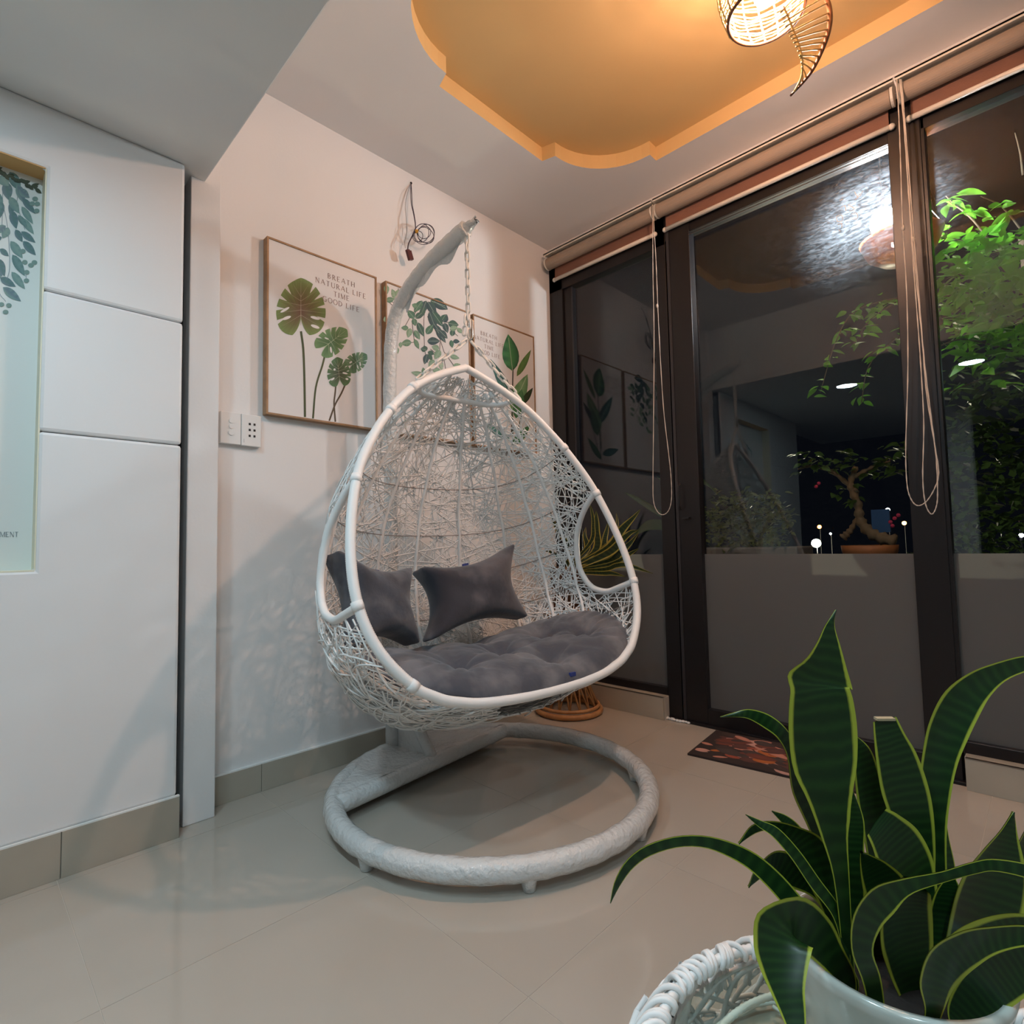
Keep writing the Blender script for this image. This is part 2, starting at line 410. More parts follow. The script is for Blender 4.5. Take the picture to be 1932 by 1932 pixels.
# ---- left wall: three grooved white boards and a niche
NX0, NX1, NZ0, NZ1 = -.62, .1655, .835, 1.972
G1, G2 = 1.620, 1.219
wl = MB(); wl.box(-1.46, NX0, 2.0, 2.08, 0, ZS + .01); wl.box(NX1 + .004, .43, 2.0, 2.08, 0, ZS + .01)
wl.box(NX0, NX1 + .004, 2.0, 2.08, 0, NZ0 - .004); wl.box(NX0, NX1 + .004, 2.0, 2.08, NZ1 + .004, ZS + .01)
wall_l = wl.build('wall_left', M_wall, kind='structure')
def slab_xz(poly, y0, y1):
    b = MB(); n = len(poly)
    b.add([(x, y0, z) for x, z in poly] + [(x, y1, z) for x, z in poly],
          [tuple(range(n)), tuple(range(2 * n - 1, n - 1, -1))] + [(i, n + i, n + (i + 1) % n, (i + 1) % n) for i in range(n)])
    return b
gv = .0012
slab_xz([(-1.46, G1 + gv), (NX0, G1 + gv), (NX0, NZ1), (NX1, NZ1), (NX1, G1 + gv), (.515, G1 + gv), (.515, ZS), (-1.46, ZS)], WL, 2.002).build('panel', M_panel, wall_l, bevel=.009)
for xa, xb in ((-1.46, NX0), (NX1, .515)):
    slab_xz([(xa, G2 + gv), (xb, G2 + gv), (xb, G1 - gv), (xa, G1 - gv)], WL, 2.002).build('panel', M_panel, wall_l, bevel=.009)
slab_xz([(-1.46, .124), (.515, .124), (.515, G2 - gv), (NX1, G2 - gv), (NX1, NZ0), (NX0, NZ0), (NX0, G2 - gv), (-1.46, G2 - gv)], WL, 2.002).build('panel', M_panel, wall_l, bevel=.009)
M_niche = mat('niche_ochre', (.68, .41, .17), .6)
M_cream = mat('niche_cream', (.80, .77, .60), .5)
nd = 2.062
mb = MB(); mb.box(NX0, NX1, WL + .004, nd, NZ1 - .001, NZ1 + .003); mb.build('niche_top', M_niche, wall_l, label='ochre painted top of the wall niche')
mb = MB(); mb.box(NX0 - .003, NX0 + .001, WL + .004, nd, NZ0, NZ1); mb.build('niche_side', M_cream, wall_l)
mb = MB(); mb.box(NX1 - .001, NX1 + .003, WL + .004, nd, NZ0, NZ1); mb.build('niche_side', M_cream, wall_l)
mb = MB(); mb.box(NX0, NX1, WL + .002, nd, NZ0 - .003, NZ0 + .001); mb.build('niche_sill', M_cream, wall_l)
mb = MB(); mb.box(.42, .5455, 2.10, 2.116, 0, ZS); mb.build('gap_shade', M_alu2, wall_l, label='dark strip painting the shade in the gap beside the column')  # dark strip at the back of the gap stands in for its shade

# ---- skirting
bl = MB(); bl.box(-1.46, .518, 1.978, 1.99, 0, .124); base_l = bl.build('baseboard_left', M_grout, kind='structure')
for x0, x1 in ((-.9, -.346), (-.344, .2355), (.2375, .521)):
    b = MB(); b.box(x0, x1, 1.9705, 1.982, 0, .1235); b.build('tile', M_skirt, base_l, bevel=.001)
b = MB(); b.box(-.9, .521, 1.9715, 1.981, .1235, .1275); b.build('sealant', M_seal, base_l)
bb = MB(); bb.box(.641, 2.53, 2.113, 2.125, 0, .098); base_b = bb.build('baseboard_back', M_grout, kind='structure')
for x0, x1 in ((.642, .8203), (.8217, 1.404), (1.4055, 1.988), (1.9895, 2.53)):
    b = MB(); b.box(x0, x1, 2.106, 2.118, 0, .0975); b.build('tile', M_skirt, base_b, bevel=.001)
b = MB(); b.box(.642, 2.5, 2.108, 2.121, .0975, .102); b.build('sealant', M_seal, base_b)

# ---- window wall
wr = MB(); wr.box(XW, XW + .12, YF, WB + .1, 2.575, ZC + .02)
wall_r = wr.build('wall_right', M_wall, kind='structure')
YA0, YA1 = 1.400, WB          # window_1 kerb
kerb = MB(); kerb.box(2.492, XW + .1, YA0 + .012, WB, 0, .108); kerb.box(2.492, XW + .1, YF, .262, 0, .108); kerb.build('kerb', M_grout, wall_r)
for y0, y1 in ((1.414, 1.945), (1.9465, 2.105)):
    b = MB(); b.box(2.480, 2.494, y0, y1, 0, .1095); b.build('tile', M_skirt, wall_r, bevel=.001); b = MB(); b.box(2.480, 2.57, y0, y1, .1065, .1095); b.build('tile', M_skirt, wall_r)
for y0, y1 in ((.0505, .26), (-.532, .049), (-1.115, -.5335), (-1.70, -1.1165)):
    b = MB(); b.box(2.480, 2.494, y0, y1, 0, .1095); b.build('tile', M_skirt, wall_r, bevel=.001); b = MB(); b.box(2.480, 2.57, y0, y1, .1065, .1095); b.build('tile', M_skirt, wall_r)
XG = 2.566                     # glass plane
FROST = .812
def pane(y0, y1, z0, z1, par, film=True):
    b = MB(); b.box(XG - .003, XG + .003, y0, y1, z0, z1); p = b.build('pane', M_glass, par)
    if film:
        b = MB(); b.add([(XG - .004, y0, z0), (XG - .004, y1, z0), (XG - .004, y1, FROST), (XG - .004, y0, FROST)], [(0, 1, 2, 3)]); b.build('frosted_film', M_frost, p, label='frosted film on the lower part of the glass')
    return p
def bars(par, items):
    for nm, (x0, x1, y0, y1, z0, z1) in items:
        b = MB(); b.box(x0, x1, y0, y1, z0, z1); b.build(nm, M_alu, par, bevel=.002)
ZH = 2.575
w1 = thing('window_1', 'fixed window', 'window', (2.56, 1.7, .11)); w1['kind'] = 'structure'
del w1['category'], w1['label']
bars(w1, [('jamb', (2.535, 2.60, 2.02, WB, .11, ZH)), ('stile', (2.548, 2.59, 1.962, 2.022, .11, ZH)), ('stile', (2.535, 2.60, 1.342, 1.417, .0, ZH)),
          ('bottom_rail', (2.535, 2.60, 1.417, 2.02, .1095, .148)), ('head_rail', (2.535, 2.60, 1.342, WB, 2.40, ZH))])
b = MB(); b.box(2.546, 2.55, 1.955, 1.963, .14, 2.40); b.build('glazing_bead', M_alu2, w1)
pane(1.415, 1.965, .145, 2.402, w1)
d1 = thing('door_1', '', '', (2.56, .8, 0)); d1['kind'] = 'structure'
del d1['category'], d1['label']
bars(d1, [('jamb', (2.545, 2.60, 1.318, 1.342, 0, ZH)), ('stile', (2.530, 2.585, 1.208, 1.318, .004, ZH)), ('stile', (2.530, 2.60, .274, .377, .0, ZH)),
          ('bottom_rail', (2.530, 2.585, .377, 1.208, .004, .083)), ('threshold', (2.515, 2.62, .262, 1.412, -.004, .012)), ('head_rail', (2.535, 2.60, .274, 1.342, 2.415, ZH))])
b = MB(); b.box(2.526, 2.546, 1.316, 1.330, .0, ZH); b.build('edge_strip', M_alu2, d1)
for zz in (2.392, 2.404): 
    b = MB(); b.box(2.528, 2.534, .377, 1.208, zz, zz + .004); b.build('head_trim', M_alu2, d1)
b = MB(); b.box(2.505, 2.531, 1.255, 1.290, .985, .992); b.tube([(2.52, 1.30, 1.16), (2.505, 1.30, 1.15), (2.505, 1.30, 1.05), (2.52, 1.30, 1.03)], .004, 6); b.build('door_handle', M_black, d1)
pane(.375, 1.21, .08, 2.417, d1)
w2 = thing('window_2', '', '', (2.56, -.5, .11)); w2['kind'] = 'structure'
del w2['category'], w2['label']
bars(w2, [('stile', (2.535, 2.60, .262, .276, .11, ZH)), ('stile', (2.535, 2.60, -.98, -.90, .11, ZH)), ('bottom_rail', (2.535, 2.60, -.90, .262, .1095, .150)), ('head_rail', (2.535, 2.60, -.98, .274, 2.415, ZH))])
pane(-.90, .264, .148, 2.417, w2)
b = MB(); b.box(2.535, 2.62, YF, -.98, .11, ZH); b.build('wall_right', M_wall, kind='structure')
# crumbled sealant at the foot of the door frame
b = MB()
for k in range(9):
    y = 1.30 + k * .014; b.ball((2.512 + R.uniform(-.006, .006), y, .006), R.uniform(.007, .012), 6, 4, (1, 1.3, .7))
b.build('sealant_crumbs', M_seal, d1, kind='stuff')

# faint hand marks on the glass beside the lamp
b = MB(); sx = XG - .0036
for st_ in ([(1612, 362), (1620, 372), (1628, 360)], [(1622, 366), (1614, 378)], [(1600, 386), (1612, 394), (1602, 398)], [(1606, 404), (1616, 402), (1618, 412), (1608, 414)], [(1584, 378), (1592, 376)], [(1586, 392), (1594, 388), (1596, 398)], [(1578, 408), (1588, 406), (1590, 416), (1580, 418), (1578, 408)], [(1580, 424), (1588, 422), (1588, 430)], [(1582, 434), (1586, 436)]):
    P = [on_x(x, y, sx) for x, y in st_]; b.tube(P if len(P) < 3 else catmull(P, 9), .0016, 4)
b.build('hand_marks', mat('pale_marks', (.85, .87, .88), .6), d1, kind='stuff', label='faint pale hand written marks on the glass')

# ------------------------------------------------------------------ ceiling downlights
M_led = emit('downlight_led', DOWN_C, DOWN_L)
mb = MB()
def make_down(loc, label):
    t = thing('downlight', label, 'ceiling light', loc, 'round downlights in the low ceiling')
    b = MB(); b.lathe([(.088, 0), (.088, -.006), (.078, -.008), (.074, -.003)], loc, 32); b.build('trim_ring', M_plastic, t, smooth=True)
    b = MB(); b.add([(loc[0] + .074 * cos(a), loc[1] + .074 * sin(a), loc[2] - .003) for a in np.linspace(0, 2 * pi, 32, endpoint=False)], [tuple(range(31, -1, -1))]); b.build('diffuser', M_led, t)
    return t
dn = make_down((-.13, 1.17, ZS), 'round white downlight in low ceiling, nearest the grooved wall')
copy_tree(dn, (-.13, .36, ZS), 'round white downlight in low ceiling, the second from the grooved wall')
copy_tree(dn, (-.13, -.45, ZS), 'round white downlight in low ceiling, the third from the grooved wall')
copy_tree(dn, (-1.1, -.60, ZS), 'added unseen round downlight for fill light, set back to the left of the others')  # extra downlight, out of view, added only for fill light

# ------------------------------------------------------------------ pendant lamp in the tray
LC = np.array([1.605, .507])
t = thing('pendant_lamp', 'woven bamboo swirl pendant lamp glowing under the ochre ceiling tray', 'lamp', (LC[0], LC[1], ZT))
def prof(z):                       # radius of the shade at height z
    return float(np.interp(z, [2.385, 2.40, 2.44, 2.49, 2.55, 2.60, 2.64, 2.66], [.100, .106, .118, .126, .122, .105, .078, .060]))
slats = MB()
for k in range(22):
    z = 2.392 + k * .0122
    a0 = R.uniform(0, 6.28)
    P = [(LC[0] + (prof(z) + .0025 * sin(9 * a + k)) * cos(a), LC[1] + (prof(z) + .0025 * sin(9 * a + k)) * sin(a), z + .003 * sin(a + a0)) for a in np.linspace(0, 2 * pi, 40, endpoint=False)]
    slats.tube(P, .0024, 5, closed=True)
for k in range(18):
    a = 2 * pi * k / 18
    P = [(LC[0] + (prof(z) + .002) * cos(a + .25 * (z - 2.39) / .27), LC[1] + (prof(z) + .002) * sin(a + .25 * (z - 2.39) / .27), z) for z in np.linspace(2.39, 2.66, 8)]
    slats.tube(P, .0032, 4)
slats.build('shade', M_bam, t, smooth=True)
b = MB(); b.tube([(LC[0] + .1005 * cos(a), LC[1] + .1005 * sin(a), 2.385 + .004 * sin(a)) for a in np.linspace(0, 2 * pi, 48, endpoint=False)], .0045, 6, closed=True)
b.build('rim_band', M_bamd, t, smooth=True, label='dark brown rim band')
b = MB(); b.tube([(LC[0], LC[1], 2.50), (LC[0], LC[1], ZT)], .006, 6); b.lathe([(.0, .0), (.045, 0), (.045, .018), (0, .018)], (LC[0], LC[1], ZT - .019), 24); b.lathe([(.018, 0), (.018, .06)], (LC[0], LC[1], 2.475), 12, True, True); b.build('cord_and_rose', M_plastic, t)
b = MB(); b.ball((LC[0], LC[1], 2.447), .030, 16, 10); b.build('bulb', emit('warm_bulb', BULB_C, BULB_L), t, smooth=True)
# the swirling tail: ribs between a dark outer strip and an inner strip
def lampt(px, py, off):            # in a vertical plane through the lamp, turned to face along the room diagonal
    n = nrm([RZ[0], RZ[1], 0]); c = np.array([LC[0], LC[1], 2.4]) + n * off
    d = ray(px, py); return O + d * (((c - O) @ n) / (d @ n))
outer = catmull([lampt(*p) for p in ((1530, -34, .06), (1556, -8, .035), (1566, 25, .015), (1563, 60, 0), (1551, 95, -.005), (1533, 132, -.008), (1513, 158, -.008), (1492, 180, -.008))], 40)
inner = catmull([lampt(*p) for p in ((1478, 12, -.07), (1488, 34, -.065), (1497, 58, -.06), (1505, 78, -.05), (1512, 102, -.04), (1514, 128, -.03), (1511, 148, -.02), (1498, 174, -.01))], 40)
b = MB(); b.tube(outer, np.linspace(.0085, .0035, 40), 6); b.build('tail_edge', M_bamd, t, smooth=True, label='dark curved strip on the outer edge of the tail')
b = MB(); b.tube(inner, .003, 5); b.build('tail_inner_strip', M_bam, t, smooth=True)
for k in range(17):
    f = (k / 16) ** .85; i = min(39, int(f * 37)); j = min(39, int(f * 33 + 1))
    p0, p1 = outer[i], inner[j]; e = p1 + (p1 - p0) * .13
    mid = (p0 + p1) / 2 + np.array([0, 0, .002])
    b = MB(); b.tube([p0, mid, p1, e], .0027, 5); b.build('tail_rib', M_bam, t, smooth=True)

# ------------------------------------------------------------------ lettering from strokes
LET = {
 'A': [(.0, 0, .42, 1, 0), (.42, 1, .84, 0, 1), (.17, .36, .67, .36, 0)], 'B': [(.1, 0, .1, 1, 1), ('a', .1, .76, .42, .24, -90, 90, 1), ('a', .1, .26, .5, .26, -90, 90, 1)],
 'D': [(.1, 0, .1, 1, 1), ('a', .12, .5, .66, .5, -90, 90, 1)], 'E': [(.1, 0, .1, 1, 1), (.1, .98, .62, .98, 0), (.1, .5, .5, .5, 0), (.1, .02, .64, .02, 0)],
 'F': [(.1, 0, .1, 1, 1), (.1, .98, .62, .98, 0), (.1, .5, .5, .5, 0)], 'G': [('a', .45, .5, .42, .5, 50, 310, 1), (.74, .1, .74, .45, 1), (.55, .45, .85, .45, 0)],
 'H': [(.1, 0, .1, 1, 1), (.74, 0, .74, 1, 1), (.1, .5, .74, .5, 0)], 'I': [(.12, 0, .12, 1, 1)], 'L': [(.1, 0, .1, 1, 1), (.1, .02, .62, .02, 0)],
 'M': [(.08, 0, .08, 1, 0), (.08, 1, .48, .05, 1), (.48, .05, .88, 1, 0), (.88, 0, .88, 1, 1)], 'N': [(.1, 0, .1, 1, 0), (.1, 1, .74, 0, 1), (.74, 0, .74, 1, 0)],
 'O': [('a', .46, .5, .43, .5, 0, 360, 1)], 'R': [(.1, 0, .1, 1, 1), ('a', .1, .75, .46, .25, -90, 90, 1), (.3, .5, .72, 0, 1)], 'T': [(.38, 0, .38, 1, 1), (.02, .98, .74, .98, 0)],
 'U': [(.1, .3, .1, 1, 1), ('a', .42, .32, .32, .32, 180, 360, 1), (.74, .3, .74, 1, 0)]}
LW = {'I': .24, 'M': .98, 'E': .7, 'F': .66, 'L': .66, 'B': .7, 'R': .76, 'T': .78}
def text_mb(mb, s, x, z, h, y, track=.22, w=1.0, scale=1.0):       # left-aligned at x, baseline z, in the plane y; returns width
    cx = x
    for chx in s:
        if chx == ' ': cx += .55 * h * w; continue
        for st in LET[chx]:
            if st[0] == 'a':
                _, ax, az, rx, rz, a0, a1, wt = st; pts = [(ax + rx * cos(radians(a)), az + rz * sin(radians(a))) for a in np.linspace(a0, a1, 17)]
            else: pts = [(st[0], st[1]), (st[2], st[3])]; wt = st[4]
            hw = (.070 if wt else .034) * scale
            for (p0, p1) in zip(pts[:-1], pts[1:]):
                dx, dz = p1[0] - p0[0], p1[1] - p0[1]; L = hypot(dx, dz); nx, nz = -dz / L, dx / L
                if st[0] == 'a': k = (.034 + .036 * abs(nx)) * scale
                else: k = hw
                q = [(p0[0] + nx * k, p0[1] + nz * k), (p1[0] + nx * k, p1[1] + nz * k), (p1[0] - nx * k, p1[1] - nz * k), (p0[0] - nx * k, p0[1] - nz * k)]
                mb.add([(cx + a * h * w, y, z + b_ * h) for a, b_ in q], [(0, 1, 2, 3)])
            if st[0] != 'a' and abs(st[0] - st[2]) < .01:            # serifs on the stems
                for zz in (0.015, .985):
                    if (zz < .5 and st[1] > .1): continue
                    q = [(st[0] - .13, zz - .018), (st[0] + .13, zz - .018), (st[0] + .13, zz + .018), (st[0] - .13, zz + .018)]
                    mb.add([(cx + a * h * w, y, z + b_ * h) for a, b_ in q], [(0, 1, 2, 3)])
        cx += (LW.get(chx, .86) + track) * h * w
    return cx - x
def text_c(mb, s, xc, z, h, y, **k):
    w = text_mb(MB(), s, 0, 0, h, y, **k); text_mb(mb, s, xc - w / 2, z, h, y, **k)

# ------------------------------------------------------------------ three canvas pictures
YP = 2.088                          # front of the canvases
PZ0, PZ1 = 1.388, 2.078
def flatp(px, py, y=YP - .0006): return on_y(px, py, y)
class Art:
    """flat print: shapes given in photo pixels of a crop, laid on the picture's own plane"""
    def __init__(s, ox, oy, sc, y): s.o = (ox, oy, sc); s.y = y; s.mb = MB(); s.k = 0
    def P(s, x, y):
        s.k += 1
        return on_y(s.o[0] + x * s.o[2], s.o[1] + y * s.o[2], s.y - s.k * 2e-8)
    def leaf(s, x, y, ang, L, W, c1, c2, vein=None, tip=.5):       # pointed oval from (x, y) along ang (degrees, up = 90)
        a = radians(ang); ux, uy = cos(a), -sin(a); n = 9; lay = s.y - .00002 * len(s.mb.v) ** .5
        def q(t, w): return on_y(s.o[0] + (x + ux * t * L - uy * w * W) * s.o[2], s.o[1] + (y + uy * t * L + ux * w * W) * s.o[2], lay)
        vs = []; cs = []
        for i in range(n):
            t = i / (n - 1); w = (sin(pi * t ** (.8 if tip > .4 else .7))) ** .9 * .5
            vs += [q(t, w), q(t, 0), q(t, -w)]; cs += [c1, c2, c1 if i % 2 else c2]
        fs = []
        for i in range(n - 1):
            b = 3 * i; fs += [(b, b + 1, b + 4, b + 3), (b + 1, b + 2, b + 5, b + 4)]
        s.mb.add(vs, fs, cs)
        if vein: s.line([(x, y), (x + ux * L * .9, y + uy * L * .9)], W * .03 + .8, vein)
    def line(s, pts, w, c):
        lay = s.y - .00002 * (len(s.mb.v) + 40) ** .5
        P2 = catmull(np.array(pts, float), max(2, 5 * (len(pts) - 1) + 1)) if len(pts) > 2 else np.array(pts, float)
        vs = []
        for i, p in enumerate(P2):
            d = P2[min(i + 1, len(P2) - 1)] - P2[max(i - 1, 0)]; d = d / max(1e-6, np.linalg.norm(d)); nx, ny = -d[1] * w / 2, d[0] * w / 2
            vs += [on_y(s.o[0] + (p[0] + nx) * s.o[2], s.o[1] + (p[1] + ny) * s.o[2], lay), on_y(s.o[0] + (p[0] - nx) * s.o[2], s.o[1] + (p[1] - ny) * s.o[2], lay)]
        s.mb.add(vs, [(2 * i, 2 * i + 1, 2 * i + 3, 2 * i + 2) for i in range(len(P2) - 1)], [c] * len(vs))
    def dot(s, x, y, rx, ry, c, n=12):
        lay = s.y - .00002 * (len(s.mb.v) + 60) ** .5
        s.mb.add([on_y(s.o[0] + (x + rx * cos(a)) * s.o[2], s.o[1] + (y + ry * sin(a)) * s.o[2], lay) for a in np.linspace(0, 2 * pi, n, endpoint=False)], [tuple(range(n))], [c] * n)
    def monstera(s, x, y, ang, L, W, c_in, c_out, vein, holes):
        a = radians(ang); ux, uy = cos(a), -sin(a); lay = s.y - .00002 * len(s.mb.v) ** .5
        def q(u, w, l=lay): return on_y(s.o[0] + (x + ux * u - uy * w) * s.o[2], s.o[1] + (y + uy * u + ux * w) * s.o[2], l)
        ring = []
        slits = [32, 58, 84, 112]
        for ph in np.arange(-180, 180, 2.0):
            ap = abs(ph); p = radians(ph)
            r = 1.0 - .10 * (ap / 180) + .05 * cos(3 * p)
            if ap > 160: r *= 1 - .66 * ((ap - 160) / 20) ** 1.2
            if ap > 110: r *= 1 + .10 * sin(pi * (ap - 110) / 70)
            if ap < 14: r *= 1 + .04 * (1 - ap / 14)
            for sl in slits:
                d = abs(ap - sl - (4 if ph < 0 else 0))
                if d < 3.5: r *= 1 - .34 * (1 - (d / 3.5) ** 2)
            ring.append(q(r * L * cos(p), r * W * sin(p)))
        cen = q(-.1 * L, 0); n = len(ring)
        mid = [tuple(np.array(cen) * .45 + np.array(p) * .55) for p in ring]
        mid = [np.array(m) for m in mid]
        j = lambda c: tuple(np.clip(np.array(c) * R.uniform(.85, 1.15), 0, 1)[:3]) + (1,)
        s.mb.add([cen] + mid + ring, [(0, 1 + i, 1 + (i + 1) % n) for i in range(n)] + [(1 + i, 1 + n + i, 1 + n + (i + 1) % n, 1 + (i + 1) % n) for i in range(n)],
                 [c_in] + [j(tuple(.6 * np.array(c_in) + .4 * np.array(c_out))) for _ in range(n)] + [j(c_out) for _ in range(n)])
        for (hu, hw, hl, hb, ha) in holes:               # see-through slots printed in the canvas tone
            hp = [q(hu * L + hl * L * cos(b) * cos(radians(ha)) - hb * W * sin(b) * sin(radians(ha)), hw * W + hl * L * cos(b) * sin(radians(ha)) + hb * W * sin(b) * cos(radians(ha)), lay - .0003) for b in np.linspace(0, 2 * pi, 14, endpoint=False)]
            s.mb.add(hp, [tuple(range(14))], [(.76, .745, .74, 1)] * 14)
        for ph in [0] + [v for sl in (20, 45, 71, 98, 128) for v in (sl, -sl)]:
            p = radians(ph); r0 = -.1 + (.0 if ph else -.5); bx = (.55 - abs(ph) / 128 * .75) if ph else -.55
            e = (.93 * L * cos(p), .88 * W * sin(p)); st = (bx * L, 0)
            d = np.array([e[0] - st[0], e[1] - st[1]]); d /= np.linalg.norm(d); w = 2.4 if ph else 4
            n2 = np.array([-d[1], d[0]]) * w / 2
            s.mb.add([q(st[0] + n2[0], st[1] + n2[1], lay - .0004), q(e[0] + n2[0] * .3, e[1] + n2[1] * .3, lay - .0004), q(e[0] - n2[0] * .3, e[1] - n2[1] * .3, lay - .0004), q(st[0] - n2[0], st[1] - n2[1], lay - .0004)], [(0, 1, 2, 3)], [vein] * 4)
def C(r, g, b): return (r, g, b, 1)

def picture(x0, x1, label):
    t = thing('framed_canvas', label, 'picture', ((x0 + x1) / 2, WB, PZ0), 'botanical canvases in a row on the wall')
    f = MB(); w = .0075; ya, yb = YP - .004, WB - .001
    f.box(x0, x0 + w, ya, yb, PZ0, PZ1); f.box(x1 - w, x1, ya, yb, PZ0, PZ1); f.box(x0 + w, x1 - w, ya, yb, PZ0, PZ0 + w); f.box(x0 + w, x1 - w, ya, yb, PZ1 - w, PZ1)
    f.build('frame', M_wood, t, bevel=.0008)
    c = MB(); c.box(x0 + w, x1 - w, YP, yb - .004, PZ0 + w, PZ1 - w); c.build('canvas', M_canvas, t)
    return t
TXT = C(.28, .19, .17)
def verse(par, xc, ztop, h, y):
    m = MB(); m.cur = TXT; z = ztop
    for s in ('BREATH', 'NATURAL LIFE', 'TIME', 'GOOD LIFE'):
        text_c(m, s, xc, z - h, h, y, w=.95, track=.30); z -= h * 1.62
    return m.build('lettering', M_print, part(par, 'canvas'), label='brown serif lettering BREATH NATURAL LIFE TIME GOOD LIFE')

# picture 1: monstera
p1 = picture(.822, 1.302, 'canvas with three tall monstera leaf stems, leftmost of the three wall pictures')
verse(p1, *(lambda a, b: (a[0], a[2], (a[2] - b[2]) / 5.86, YP - .001))(flatp(645.5, 523 + 2), flatp(645.5, 577 + 2)))
A1 = Art(480, 420, .20704, YP - .0005)
gs, gb = C(.055, .075, .025), C(.075, .05, .025)
A1.line([(424, 990), (445, 1150), (455, 1400), (461, 1772)], 20, gs)
A1.line([(652, 1160), (620, 1300), (560, 1500), (534, 1785)], 17, gs)
A1.line([(745, 1450), (735, 1560), (726, 1650), (738, 1815)], 14, gb)
A1.line([(830, 1470), (790, 1560), (735, 1660), (682, 1806)], 15, gb)
ww = C(.76, .745, .74)
A1.monstera(424, 790, 90, 262, 236, C(.11, .045, .025), C(.16, .25, .075), C(.45, .42, .32), [(-.30, -.55, .16, .06, 70), (-.02, -.62, .18, .05, 60), (-.30, .55, .17, .055, -75), (-.60, .55, .16, .06, -70)])
A1.monstera(702, 1085, 38, 165, 125, C(.05, .13, .05), C(.15, .29, .12), C(.5, .6, .42), [(-.3, .45, .18, .07, -60), (-.1, -.4, .13, .05, 60)])
A1.monstera(925, 1272, 35, 112, 88, C(.06, .12, .06), C(.13, .25, .13), C(.42, .52, .4), [(-.35, -.3, .13, .09, 0), (.2, .4, .18, .06, -60), (-.1, .5, .18, .06, -70)])
A1.monstera(770, 1372, 96, 135, 112, C(.045, .06, .035), C(.07, .17, .07), C(.4, .48, .36), [(.28, -.32, .07, .09, 0), (-.35, -.55, .15, .08, 60), (-.05, .5, .18, .07, -70), (-.45, .6, .1, .08, -70)])
A1.mb.build('printed_leaves', M_print, part(p1, 'canvas'), label='printed monstera leaves')

# picture 2: hanging eucalyptus-like sprays
p2 = picture(1.347, 1.850, 'canvas with hanging dark teal leaf sprays, middle of the three wall pictures')
A2 = Art(700, 500, .18634, YP - .0005)
dk, dk2, md, md2, lt, lt2 = C(.025, .06, .075), C(.045, .10, .10), C(.045, .13, .085), C(.09, .22, .14), C(.17, .30, .19), C(.27, .42, .29)
st = C(.045, .05, .05)
for ln in ([(275, 235), (285, 370), (180, 370)], [(160, 355), (260, 450)], [(270, 250), (350, 290)], [(560, 370), (535, 560), (545, 860), (575, 990)], [(570, 520), (660, 650), (740, 880)], [(600, 480), (720, 570), (800, 580)],
           [(660, 470), (720, 560)], [(480, 430), (420, 560), (440, 780)], [(400, 520), (345, 620)], [(440, 780), (350, 800)], [(700, 780), (690, 890), (660, 950)], [(740, 880), (840, 1020)], [(800, 650), (880, 720)], [(600, 850), (660, 900)], [(740, 960), (760, 1080)]):
    A2.line(ln, 6, st)
for (x, y, a, L, W, k) in [(150, 200, -80, 95, 55, 4), (260, 350, 115, 120, 60, 4), (150, 360, 10, 90, 60, 3), (275, 250, -100, 90, 50, 4), (240, 490, 70, 80, 40, 2), (150, 580, 100, 60, 40, 4),
    (560, 360, -110, 150, 75, 0), (575, 370, -60, 170, 85, 0), (600, 360, -20, 180, 100, 1), (640, 370, -30, 160, 90, 0), (520, 360, -125, 150, 70, 2), (470, 420, 160, 60, 50, 3), (590, 470, -70, 210, 80, 0), (540, 420, -110, 130, 60, 1), (620, 470, -55, 190, 80, 1),
    (440, 540, 130, 110, 70, 2), (450, 540, 40, 100, 60, 1), (430, 540, -75, 80, 55, 2), (470, 580, -65, 160, 65, 1), (640, 600, -55, 170, 60, 0), (660, 650, -55, 170, 60, 0), (730, 580, 65, 90, 75, 0), (740, 585, -70, 110, 60, 0), (780, 590, -10, 110, 80, 1), (720, 560, 60, 70, 60, 1),
    (560, 700, 55, 120, 70, 2), (570, 770, 0, 130, 80, 0), (440, 660, -60, 110, 55, 3), (400, 640, -105, 100, 60, 4), (380, 640, 175, 75, 50, 3), (410, 780, 190, 110, 70, 3), (440, 750, -65, 110, 45, 3),
    (690, 660, -45, 120, 65, 0), (820, 720, 80, 80, 55, 1), (810, 760, -80, 80, 45, 2), (830, 770, -5, 70, 45, 0), (800, 650, 15, 80, 60, 4), (870, 640, -40, 80, 45, 4),
    (560, 860, 165, 60, 55, 1), (560, 870, 115, 60, 50, 1), (575, 880, -20, 70, 50, 1), (570, 900, -105, 110, 60, 0), (580, 900, -60, 80, 45, 1), (690, 850, 160, 80, 60, 4), (700, 860, -120, 110, 70, 4), (640, 960, -130, 90, 60, 4),
    (800, 920, -15, 100, 50, 4), (830, 1020, 10, 80, 40, 4), (540, 1110, 100, 75, 45, 3), (540, 1120, 165, 140, 55, 4), (620, 1050, -20, 100, 60, 4), (300, 780, -90, 60, 40, 4), (260, 830, -80, 70, 40, 4), (700, 960, -80, 110, 50, 5)]:
    c1, c2 = [(dk, dk2), (dk2, md), (md, md2), (md2, lt), (lt, lt2), (lt2, C(.4, .5, .38))][k]; A2.leaf(x, y, a, L, W, c1, c2, C(.35, .45, .4) if W > 50 else None)
A2.mb.build('printed_leaves', M_print, part(p2, 'canvas'), label='printed hanging leaf sprays')

